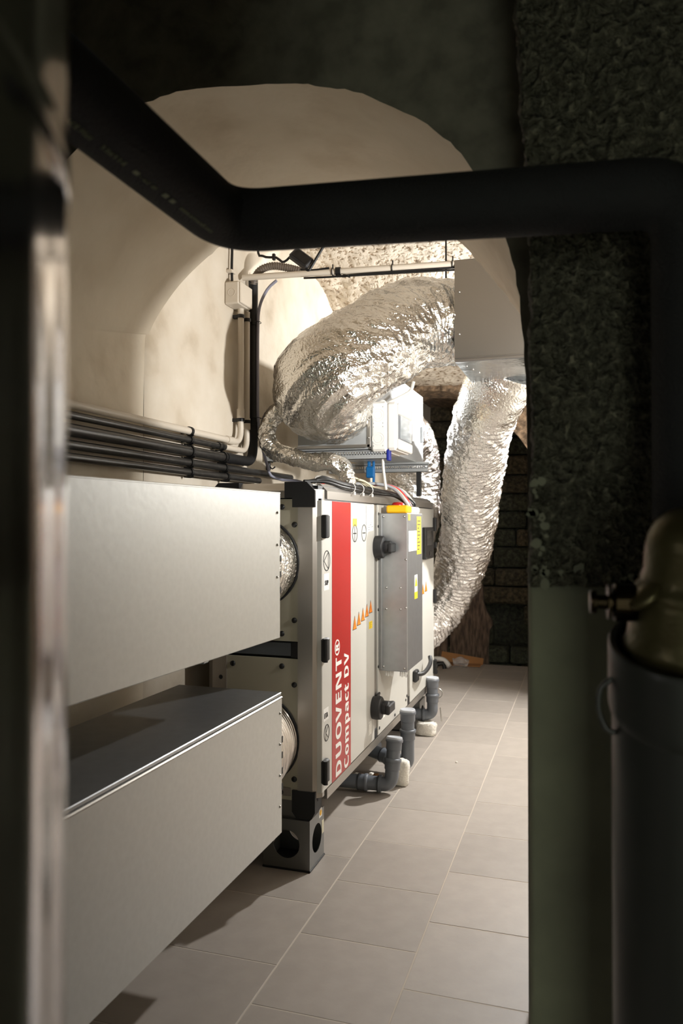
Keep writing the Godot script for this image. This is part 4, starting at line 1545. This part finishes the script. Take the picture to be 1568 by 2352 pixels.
	for p in [Vector3(-1.724, 2.66, -3.91), Vector3(-1.724, 2.13, -3.915)]:
		m = MB.new()
		m.tube(ring_path(p + Vector3(-0.02, 0, 0), 0.036, 20, Vector3.RIGHT, Vector3.BACK), 0.002, 6, false)
		part("cable_tie", m, M.black, vc)
	# empty clip on the wall above the unit
	m = MB.new()
	m.box(Vector3(-1.8, 1.86, -4.21), Vector3(-1.772, 1.94, -4.19), 0.002)
	m.tube(smooth_path([Vector3(-1.775, 1.92, -4.2), Vector3(-1.76, 1.905, -4.2), Vector3(-1.745, 1.925, -4.2)], 0.005), 0.004, 6)
	m.tube(smooth_path([Vector3(-1.775, 1.885, -4.2), Vector3(-1.76, 1.868, -4.2), Vector3(-1.74, 1.88, -4.2)], 0.005), 0.004, 6)
	single("pipe_clip", m, M.dark_grey, "empty dark pipe clip on the wall under the thin foil hose", "clip")

	# dark floodlight that is switched off, under the arch crown
	var f := thing("flood_light", "small black floodlight, switched off, hanging under the black pipe", "lamp", Vector3(-1.29, 2.82, -3.45))
	var at := Vector3(-1.295, 2.818, -3.45)
	var bs := Basis(Vector3.UP, 0.15) * Basis(Vector3.BACK, deg_to_rad(-38)) * Basis(Vector3.RIGHT, deg_to_rad(-24))
	m = MB.new()
	m.box(at + Vector3(-0.055, -0.033, -0.018), at + Vector3(0.055, 0.033, 0.018), 0.008, bs, at)
	part("housing", m, M.dark_grey, f)
	m = MB.new()
	m.box(at + Vector3(-0.04, -0.024, 0.018), at + Vector3(0.04, 0.022, 0.0195), 0.0, bs, at)
	part("glass", m, M.glass_black, f)
	m = MB.new()
	m.tube(bent_path([at + bs * Vector3(0.056, -0.03, 0), at + bs * Vector3(0.07, -0.028, 0), at + Vector3(0.12, 0.07, -0.01), at + Vector3(0.13, 0.19, -0.02)], 0.012, 4), 0.007, 8)
	part("bracket", m, M.black, f)
	m = MB.new()
	m.tube(PackedVector3Array([at + Vector3(0.13, 0.18, -0.02), Vector3(-1.165, 3.42, -3.47)]), 0.006, 8)
	part("hanger", m, M.dark_grey, f)
	m = MB.new()
	m.tube(smooth_path([at + Vector3(-0.045, 0.03, 0.0), at + Vector3(-0.075, 0.002, 0.0), at + Vector3(-0.10, -0.004, 0.0), at + Vector3(-0.13, 0.02, 0), at + Vector3(-0.20, 0.035, 0.0), at + Vector3(-0.23, 0.10, 0.0), at + Vector3(-0.24, 0.6, 0.0)], 0.015), 0.006, 8)
	m.box(at + Vector3(-0.15, 0.008, -0.008), at + Vector3(-0.135, 0.04, 0.008), 0.003)
	part("lead", m, M.black, f)


func build_foreground() -> void:
	# shiny jacketed tank at the left edge
	var zc := -0.226
	var r := 0.35
	var cx := -0.612
	var t := thing("jacketed_tank", "shiny metal jacketed upright tank filling the left edge, out of focus", "tank", Vector3(cx, 0, zc))
	var nz := noise(FastNoiseLite.TYPE_SIMPLEX_SMOOTH, 2.0, 401, 2)
	var m := MB.new()
	var path := PackedVector3Array()
	for i in 260:
		path.append(Vector3(cx, lerpf(-0.001, 3.39, i / 259.0), zc))
	m.tube(path, func(s: float, a: float, _i: int) -> float:
		return r + nz.get_noise_3d(cos(a) * 3.0, s * 0.35, sin(a) * 3.0) * 0.003 * smoothstep(2.3, 1.6, s), 200)
	part("jacket", m, M.jacket, t)
	for y in [1.785]:
		m = MB.new()
		m.lathe([Vector2(r - 0.004, -0.016), Vector2(r + 0.0015, -0.015), Vector2(r + 0.002, 0.0), Vector2(r + 0.0015, 0.015), Vector2(r - 0.004, 0.016)], Vector3(cx, y, zc), Vector3.UP, 120)
		part("seam_band", m, M.jacket, t)

	# black insulated pipes under the ceiling
	var R := 0.058
	var p := thing("insulated_pipe", "black foam insulated pipe crossing in front of the arch with a bend at left", "pipe", Vector3(-0.25, 2.1, -1.37))
	m = MB.new()
	m.tube(bent_path([Vector3(-2.31, 2.15, -0.75), Vector3(-0.672, 2.15, -0.75), Vector3(-0.672, 2.148, -1.375), Vector3(0.165, 2.112, -1.40), Vector3(0.165, 1.56, -1.40)], 0.085, 16), R, 48)
	part("insulation", m, M.rubber, p)
	# the print runs along the left leg, on its underside
	var z := -0.86
	for q in [["ACE Plus", 0.055], ["13x114", 0.06], ["⚠ · e2 Ø", 0.065], ["– –", 0.035], ["www.armacell.com", 0.115]]:
		var w: float = q[1]
		var ang := deg_to_rad(-74.0)
		var nn := Vector3(cos(ang), sin(ang), 0)
		text("print", q[0], p, Vector3(-0.672, 2.149, z - w / 2) + nn * (R + 0.0006), Vector3.FORWARD, nn.cross(Vector3.FORWARD), w, 0.008, M.print_grey, false)
		z -= w + 0.022

	# valve and sleeve at the right edge
	var g := thing("sleeved_pipe", "grey sleeved standpipe with an open collar at the right edge", "pipe", Vector3(0.137, 0, -1.185))
	m = MB.new()
	var gc := Vector3(0.139, 0, -1.195)
	# sleeve and collar, cut slantwise towards the viewer
	var rows := []
	for i in 60:
		var y := lerpf(0.0, 1.36, i / 59.0)
		var row := PackedVector3Array()
		for k in 64:
			var a := TAU * k / 64
			row.append(gc + Vector3(cos(a) * 0.104, y - sin(a) * 0.02 * smoothstep(1.0, 1.36, y), sin(a) * 0.104))
		rows.append(row)
	m.grid(rows, true, func(q: Vector3, _i: int) -> Vector3: return Vector3(q.x - gc.x, 0, q.z - gc.z))
	part("sleeve", m, M.pale_sleeve, g)
	m = MB.new()
	rows = []
	for q in [Vector2(0.1035, 1.285), Vector2(0.1065, 1.287), Vector2(0.109, 1.30), Vector2(0.109, 1.375), Vector2(0.1085, 1.384), Vector2(0.106, 1.387), Vector2(0.1, 1.386), Vector2(0.0995, 1.36), Vector2(0.0995, 1.30)]:
		var row := PackedVector3Array()
		for k in 80:
			var a := TAU * k / 80
			row.append(gc + Vector3(cos(a) * q.x, q.y - sin(a) * 0.034, sin(a) * q.x))
		rows.append(row)
	m.grid(rows, true, func(q: Vector3, i: int) -> Vector3: return Vector3(q.x - gc.x, 0, q.z - gc.z) * (1.0 if i < 5 else -1.0))
	part("collar", m, M.pale_sleeve, g)
	m = MB.new()
	m.tube(smooth_path([gc + Vector3(-0.10, 1.335, 0.03), gc + Vector3(-0.118, 1.32, 0.03), gc + Vector3(-0.122, 1.29, 0.03), gc + Vector3(-0.112, 1.262, 0.03), gc + Vector3(-0.1, 1.257, 0.03)], 0.006), 0.004, 10)
	part("wire_loop", m, M.pale_sleeve, g)

	var v := thing("valve", "dull steel valve body with a small brass drain cock, above the grey sleeve", "valve", Vector3(0.139, 1.34, -1.195))
	m = MB.new()
	var ax := Vector3(0.05, 1.0, 0.16).normalized()
	var vb := Vector3(0.139, 1.30, -1.212)
	m.lathe([Vector2(0.05, 0.0), Vector2(0.070, 0.02), Vector2(0.088, 0.06), Vector2(0.092, 0.075), Vector2(0.093, 0.082), Vector2(0.089, 0.088), Vector2(0.087, 0.10), Vector2(0.085, 0.13), Vector2(0.083, 0.145), Vector2(0.081, 0.152)], vb, ax, 56)
	part("body", m, M.steel_pipe, v)
	m = MB.new()
	m.lathe([Vector2(0.081, 0.15), Vector2(0.083, 0.158), Vector2(0.079, 0.168), Vector2(0.074, 0.172), Vector2(0.0735, 0.182), Vector2(0.0705, 0.19), Vector2(0.0705, 0.22), Vector2(0.067, 0.24), Vector2(0.058, 0.258), Vector2(0.043, 0.272), Vector2(0.022, 0.28), Vector2(0.0, 0.282)], vb, ax, 56)
	part("cap", m, M.steel_pipe, v)
	m = MB.new()
	m.lathe([Vector2(0.012, 0), Vector2(0.026, 0.0), Vector2(0.028, 0.006), Vector2(0.024, 0.012), Vector2(0.0, 0.014)], vb + ax * 0.15 + Vector3(-0.066, 0.005, 0.04), Vector3(-0.5, 0.55, 0.3), 24)
	part("lug", m, M.steel_pipe, v)
	m = MB.new()
	var d0 := vb + Vector3(-0.072, 0.142, 0.045)
	m.lathe([Vector2(0.026, 0), Vector2(0.027, 0.004), Vector2(0.027, 0.028), Vector2(0.025, 0.03), Vector2(0.013, 0.031), Vector2(0.013, 0.034), Vector2(0.025, 0.035), Vector2(0.025, 0.038), Vector2(0.011, 0.039), Vector2(0.010, 0.052), Vector2(0.017, 0.053), Vector2(0.0175, 0.058), Vector2(0.016, 0.062), Vector2(0, 0.0625)], d0, Vector3(-1, 0, 0.08), 24, true)
	part("drain_cock", m, M.brass, v)


func build_on_unit() -> void:
	var y := 1.737
	# bundle of black cables along the unit's top edge
	for k in 4:
		var m := MB.new()
		var o := Vector3(-0.013 * (k % 2), 0.013 * (k / 2) + 0.009 * (k % 2), 0.0)
		m.tube(smooth_path([Vector3(-1.24 + 0.01 * k, y + 0.006, -3.34 - 0.02 * k), Vector3(-1.175, y + 0.008, -3.45) + o, Vector3(-1.135, 1.726, -3.60) + o, Vector3(-1.126, 1.720, -3.8) + o, Vector3(-1.124, 1.717, -4.05) + o, Vector3(-1.118, 1.715, -4.25) + o, Vector3(-1.06 + 0.012 * k, 1.705, -4.38 - 0.03 * k), Vector3(-1.0 + 0.008 * k, 1.66, -4.42 - 0.04 * k), Vector3(-0.99, 1.642, -4.42 - 0.04 * k)], 0.02), 0.0085, 10)
		var c := single("cable", m, M.black, ["outermost lower black cable of the bundle along the unit top", "inner lower black cable of the bundle along the unit top", "outermost upper black cable of the bundle along the unit top", "inner upper black cable of the bundle along the unit top"][k], "cable", "black cables bundled along the unit top")
		if k == 0:
			for z in [-3.72, -3.88, -4.06]:
				m = MB.new()
				m.tube(ring_path(Vector3(-1.132, 1.727, z), 0.026, 20), 0.0025, 6, false)
				m.box(Vector3(-1.114, 1.69, z - 0.004), Vector3(-1.104, 1.708, z + 0.006), 0.002)
				part("cable_tie", m, M.white_plastic, c, "white cable tie")
	# loose cables from the top into the control box
	var looks := [["grey", M.cable_grey, 0.009], ["cream", M.cable_cream, 0.007], ["red", M.cable_red, 0.009], ["violet-grey", M.cable_violet, 0.010], ["ivory", M.cable_cream, 0.007], ["white", M.white_plastic, 0.006]]
	for k in looks.size():
		var m := MB.new()
		var dz := -0.045 * k
		m.tube(smooth_path([Vector3(-1.24, y + 0.02, -3.9 + dz * 2.0), Vector3(-1.20, y + 0.03, -4.1 + dz), Vector3(-1.13, y + 0.035, -4.26 + dz), Vector3(-1.06, y + 0.012, -4.34 + dz), Vector3(-1.01, 1.69, -4.38 + dz), Vector3(-0.985, 1.645, -4.40 + dz * 0.8)], 0.02), looks[k][2], 10)
		single("cable", m, looks[k][1], "%s cable bending from the unit top down into the control box" % looks[k][0], "cable", "coloured cables entering the control box")
	# cream cables from the hose
	for k in 3:
		var m := MB.new()
		m.tube(smooth_path([Vector3(-1.19 + 0.02 * k, 1.80 - 0.01 * k, -3.93), Vector3(-1.16 + 0.012 * k, 1.775, -3.98), Vector3(-1.14 + 0.01 * k, 1.752, -4.05 - 0.02 * k), Vector3(-1.14, 1.752, -4.22)], 0.02), 0.006, 8)
		single("cable", m, M.cable_cream, ["first", "middle", "outer"][k] + " of three cream cables fanning out beside the thin foil hose", "cable", "cream cables beside the foil hose")
	# white bracket handle with a red valve lever
	var h := thing("pipe_bracket", "small white loop bracket with a red lever on the unit top by the foil hose", "bracket", Vector3(-1.28, 1.73, -3.75))
	var m := MB.new()
	m.tube(bent_path([Vector3(-1.33, 1.728, -3.75), Vector3(-1.33, 1.79, -3.75), Vector3(-1.24, 1.78, -3.75), Vector3(-1.235, 1.728, -3.75)], 0.018, 5), 0.0075, 10)
	part("loop", m, M.white_plastic, h)
	m = MB.new()
	m.tube(smooth_path([Vector3(-1.285, 1.728, -3.76), Vector3(-1.292, 1.75, -3.76), Vector3(-1.30, 1.765, -3.76)], 0.006), 0.009, 8)
	part("lever", m, M.cable_red, h)
	# blue clips on the wall side
	for k in 2:
		m = MB.new()
		var yy: float = 1.80 if k == 0 else 1.91
		var c := Vector3(-1.42, yy, -5.15)
		m.box(c + Vector3(-0.03, -0.05, -0.02), c + Vector3(0.03, 0.03, 0.02), 0.008)
		m.box(c + Vector3(0.015, 0.02, -0.012), c + Vector3(0.03, 0.07, 0.012), 0.004)
		if k == 0:
			m.box(Vector3(-1.46, 1.731, -5.18), Vector3(-1.38, 1.755, -5.12), 0.004)
		else:
			m.box(c + Vector3(-0.02, 0.02, -0.015), c + Vector3(0.0, 0.07, 0.015), 0.004)
		single("cable_clip", m, M.blue, "blue plastic clip standing on the unit top" if k == 0 else "blue plastic clip hanging under the sheet box", "clip", "blue plastic clips")


func ht_socket(m: MB, at: Vector3, ax: Vector3, r: float) -> void:
	m.lathe([Vector2(r, 0.0), Vector2(r + 0.005, 0.006), Vector2(r + 0.005, 0.045), Vector2(r + 0.010, 0.048), Vector2(r + 0.010, 0.062), Vector2(r + 0.004, 0.066), Vector2(r - 0.004, 0.067)], at, ax, 28)


func build_drains() -> void:
	var r := 0.040
	# [foot of the riser, top of the riser, start of the horizontal run]
	var list := [[Vector3(-1.065, 0.052, -4.30), Vector3(-1.055, 0.30, -4.34), Vector3(-1.42, 0.06, -4.27), "nearest grey plastic drain trap with a capped riser under the unit"], [Vector3(-1.035, 0.075, -4.60), Vector3(-1.035, 0.40, -4.60), Vector3(-1.36, 0.13, -4.72), "middle grey plastic drain trap with a taller capped riser"], [Vector3(-1.075, 0.14, -5.60), Vector3(-1.075, 0.40, -5.60), Vector3(-1.42, 0.145, -5.55), "farthest grey plastic drain trap below the end of the unit"]]
	for k in 3:
		var a: Vector3 = list[k][0]
		var b: Vector3 = list[k][1]
		var s: Vector3 = list[k][2]
		var t := thing("drain_trap", list[k][3], "drain", Vector3(a.x, 0, a.z), "grey drain traps under the unit")
		var up := (b - a).normalized()
		var hz := (s - a).normalized()
		var m := MB.new()
		m.tube(bent_path([s, a, b], 0.05, 8), r, 28)
		part("pipe", m, M.pvc, t)
		for q in [[b - up * 0.06, up], [b - up * 0.17, up], [a + hz * 0.20, -hz]]:
			m = MB.new()
			ht_socket(m, q[0], q[1], r)
			part("socket", m, M.pvc, t)
		m = MB.new()
		m.lathe([Vector2(r + 0.001, -0.004), Vector2(r + 0.009, -0.004), Vector2(r + 0.009, 0.01), Vector2(r + 0.001, 0.01)], a + hz * 0.06, hz, 28, true)
		part("collar", m, M.pvc, t)
		for q in [a + hz * 0.19, a + hz * 0.075]:
			m = MB.new()
			m.lathe([Vector2(r + 0.001, -0.003), Vector2(r + 0.007, -0.003), Vector2(r + 0.007, 0.003), Vector2(r + 0.001, 0.003)], q, hz, 28, true)
			part("seal", m, M.pvc_ring, t)
		m = MB.new()
		m.lathe([Vector2(r + 0.0065, 0), Vector2(r + 0.0065, 0.008), Vector2(r + 0.004, 0.012), Vector2(r - 0.004, 0.012), Vector2(r - 0.006, 0.008), Vector2(0, 0.008)], b + up * 0.004, up, 28)
		part("cap", m, mat(Color(0.66, 0.67, 0.69), 0.4), t)
		# up into the unit
		m = MB.new()
		m.tube(bent_path([s + Vector3(0.02, 0, 0), s + Vector3(-0.06, 0.0, 0), s + Vector3(-0.06, 0.32 - s.y, 0)], 0.05, 6), r * 0.95, 20)
		if k == 1:
			m.tube(bent_path([s + Vector3(0.1, 0, 0), s + Vector3(0.02, 0.02, -0.05), s + Vector3(-0.02, 0.15, -0.3)], 0.04, 6), r, 20)
		part("inlet", m, M.pvc, t)
		if k == 2:
			m = MB.new()
			m.tube(ring_path(b + Vector3(0.04, -0.10, 0), 0.035, 16, Vector3.RIGHT, Vector3.UP), 0.004, 6, false)
			part("strap", m, M.screw, t)
			m = MB.new()
			m.tube(PackedVector3Array([b + Vector3(0.06, -0.2, 0.01), b + Vector3(0.07, -0.3, 0.01)]), 0.005, 6)
			part("strap", m, M.screw, t)
	# white foam blocks propping the traps
	var lab := ["white crumbly block standing behind the nearest drain trap", "white block under the farthest drain trap"]
	var fn := noise(FastNoiseLite.TYPE_SIMPLEX_SMOOTH, 14.0, 55, 3)
	for k in 2:
		var c: Vector3 = [Vector3(-1.055, 0.075, -4.46), Vector3(-1.115, 0.048, -5.565)][k]
		var h: Vector3 = [Vector3(0.05, 0.075, 0.03), Vector3(0.065, 0.048, 0.045)][k]
		var m := MB.new()
		m.lathe([Vector2(0.0, -1), Vector2(0.8, -1), Vector2(1.05, -0.9), Vector2(1.12, -0.5), Vector2(1.08, 0.0), Vector2(1.12, 0.5), Vector2(1.05, 0.9), Vector2(0.8, 1.0), Vector2(0.0, 1.0)], Vector3.ZERO, Vector3.UP, 20)
		for i in m.v.size():
			var q := m.v[i]
			var ang := atan2(q.z, q.x)
			var sq := 1.0 / maxf(absf(cos(ang)), absf(sin(ang)))
			q = Vector3(q.x * lerpf(1.0, sq, 0.7), q.y, q.z * lerpf(1.0, sq, 0.7))
			m.v[i] = c + q * h * (1.0 + 0.0 * k) + Vector3(fn.get_noise_3dv(q), 0.0 if q.y < -0.95 else fn.get_noise_3dv(q + Vector3.ONE * 9.0) * 0.6, fn.get_noise_3dv(q - Vector3.ONE * 5.0)) * 0.014
		single("support_block", m, M.foam, lab[k], "block", "white blocks under the drains")
	# rubble and a small wooden offcut under the near trap
	for k in 5:
		var m := MB.new()
		var c := Vector3(-1.16 - 0.04 * k, 0.02 + 0.008 * (k % 2), -4.45 - 0.03 * (k % 3))
		m.box(c - Vector3(0.02, 0.02 + 0.008 * (k % 2), 0.016), c + Vector3(0.02, 0.018, 0.016), 0.008, Basis(Vector3.UP, k * 0.7), c)
		single("mortar_lump", m, M.foam if k % 2 == 0 else M.cardboard, ["first pale mortar lump under the unit, nearest the near trap", "second lump under the unit, brownish, next to the pale one", "third lump under the unit, pale, middle of the row", "fourth lump under the unit, brownish, towards the wall", "fifth lump under the unit, pale, deepest in"][k], "rubble", "mortar lumps under the unit")
	var mb := MB.new()
	mb.lathe([Vector2(0.007, 0), Vector2(0.008, 0.004), Vector2(0.004, 0.009), Vector2(0, 0.009)], Vector3(-0.80, 0, -4.98), Vector3.UP, 9)
	single("crumb", mb, M.foam, "tiny white crumb lying alone on the tiled floor", "debris")


func build_far_end() -> void:
	# old boards leaning beyond the floor edge
	var m := MB.new()
	m.prism(PackedVector2Array([Vector2(-1.47, -0.3), Vector2(-1.47, 0.46), Vector2(-1.36, 0.62), Vector2(-1.24, 0.70), Vector2(-1.18, 0.84), Vector2(-1.10, 0.845), Vector2(-1.095, 0.66), Vector2(-1.06, 0.55), Vector2(-1.0, 0.45), Vector2(-0.992, 0.40), Vector2(-1.03, 0.34), Vector2(-1.045, 0.1), Vector2(-1.03, -0.3)]), Vector3(0, 0, -8.72), Vector3.RIGHT, Vector3.UP, Vector3(0, 0, -0.08))
	single("wooden_slab", m, M.old_wood, "weathered brown wooden slab with a wavy edge standing beyond the floor edge", "board")
	m = MB.new()
	m.box(Vector3(-1.66, -0.3, -8.78), Vector3(-1.50, 0.40, -8.70), 0.006)
	single("wooden_board", m, M.old_wood, "narrow brown board standing left of the wavy wooden slab", "board")
	var t := thing("cardboard_sheet", "flattened cardboard sheet lying at the far edge of the tiles", "cardboard", Vector3(-1.3, 0, -8.35))
	m = MB.new()
	m.box(Vector3(-1.53, 0.0, -8.46), Vector3(-1.07, 0.10, -8.43), 0.002, Basis(Vector3.BACK, deg_to_rad(-7)) * Basis(Vector3.RIGHT, deg_to_rad(-18)), Vector3(-1.3, 0, -8.44))
	part("flap", m, M.cardboard, t)
	m = MB.new()
	m.box(Vector3(-1.55, 0.001, -8.48), Vector3(-1.08, 0.012, -8.30), 0.002)
	part("base", m, M.cardboard, t)
	m = MB.new()
	m.tube(smooth_path([Vector3(-1.62, 0.05, -8.1), Vector3(-1.53, 0.095, -8.12), Vector3(-1.44, 0.085, -8.14), Vector3(-1.39, 0.03, -8.15), Vector3(-1.385, 0.028, -8.15)], 0.02), 0.028, 14)
	single("white_hose", m, M.white_plastic, "white bent hose end lying beside the cardboard at the far end", "hose")
	m = MB.new()
	m.tube(smooth_path([Vector3(-1.60, 0.02, -7.9), Vector3(-1.52, 0.06, -7.9), Vector3(-1.42, 0.085, -7.95), Vector3(-1.40, 0.03, -7.95)], 0.03), 0.022, 12)
	single("black_hose", m, M.black, "black hose piece in front of the white hose end", "hose")
	# crumpled clear wrap
	var f := crumple(77, 9.0)
	m = MB.new()
	var path := smooth_path([Vector3(-1.36, 0.035, -8.27), Vector3(-1.28, 0.05, -8.28), Vector3(-1.2, 0.03, -8.28)], 0.006)
	m.tube(path, func(_s: float, a: float, i: int) -> float: return 0.035 + f.get_noise_3d(path[i].x + cos(a) * 0.05, path[i].y + sin(a) * 0.05, 0) * 0.03, 32)
	single("plastic_wrap", m, M.clear, "crumpled clear plastic wrap on the cardboard", "wrap")
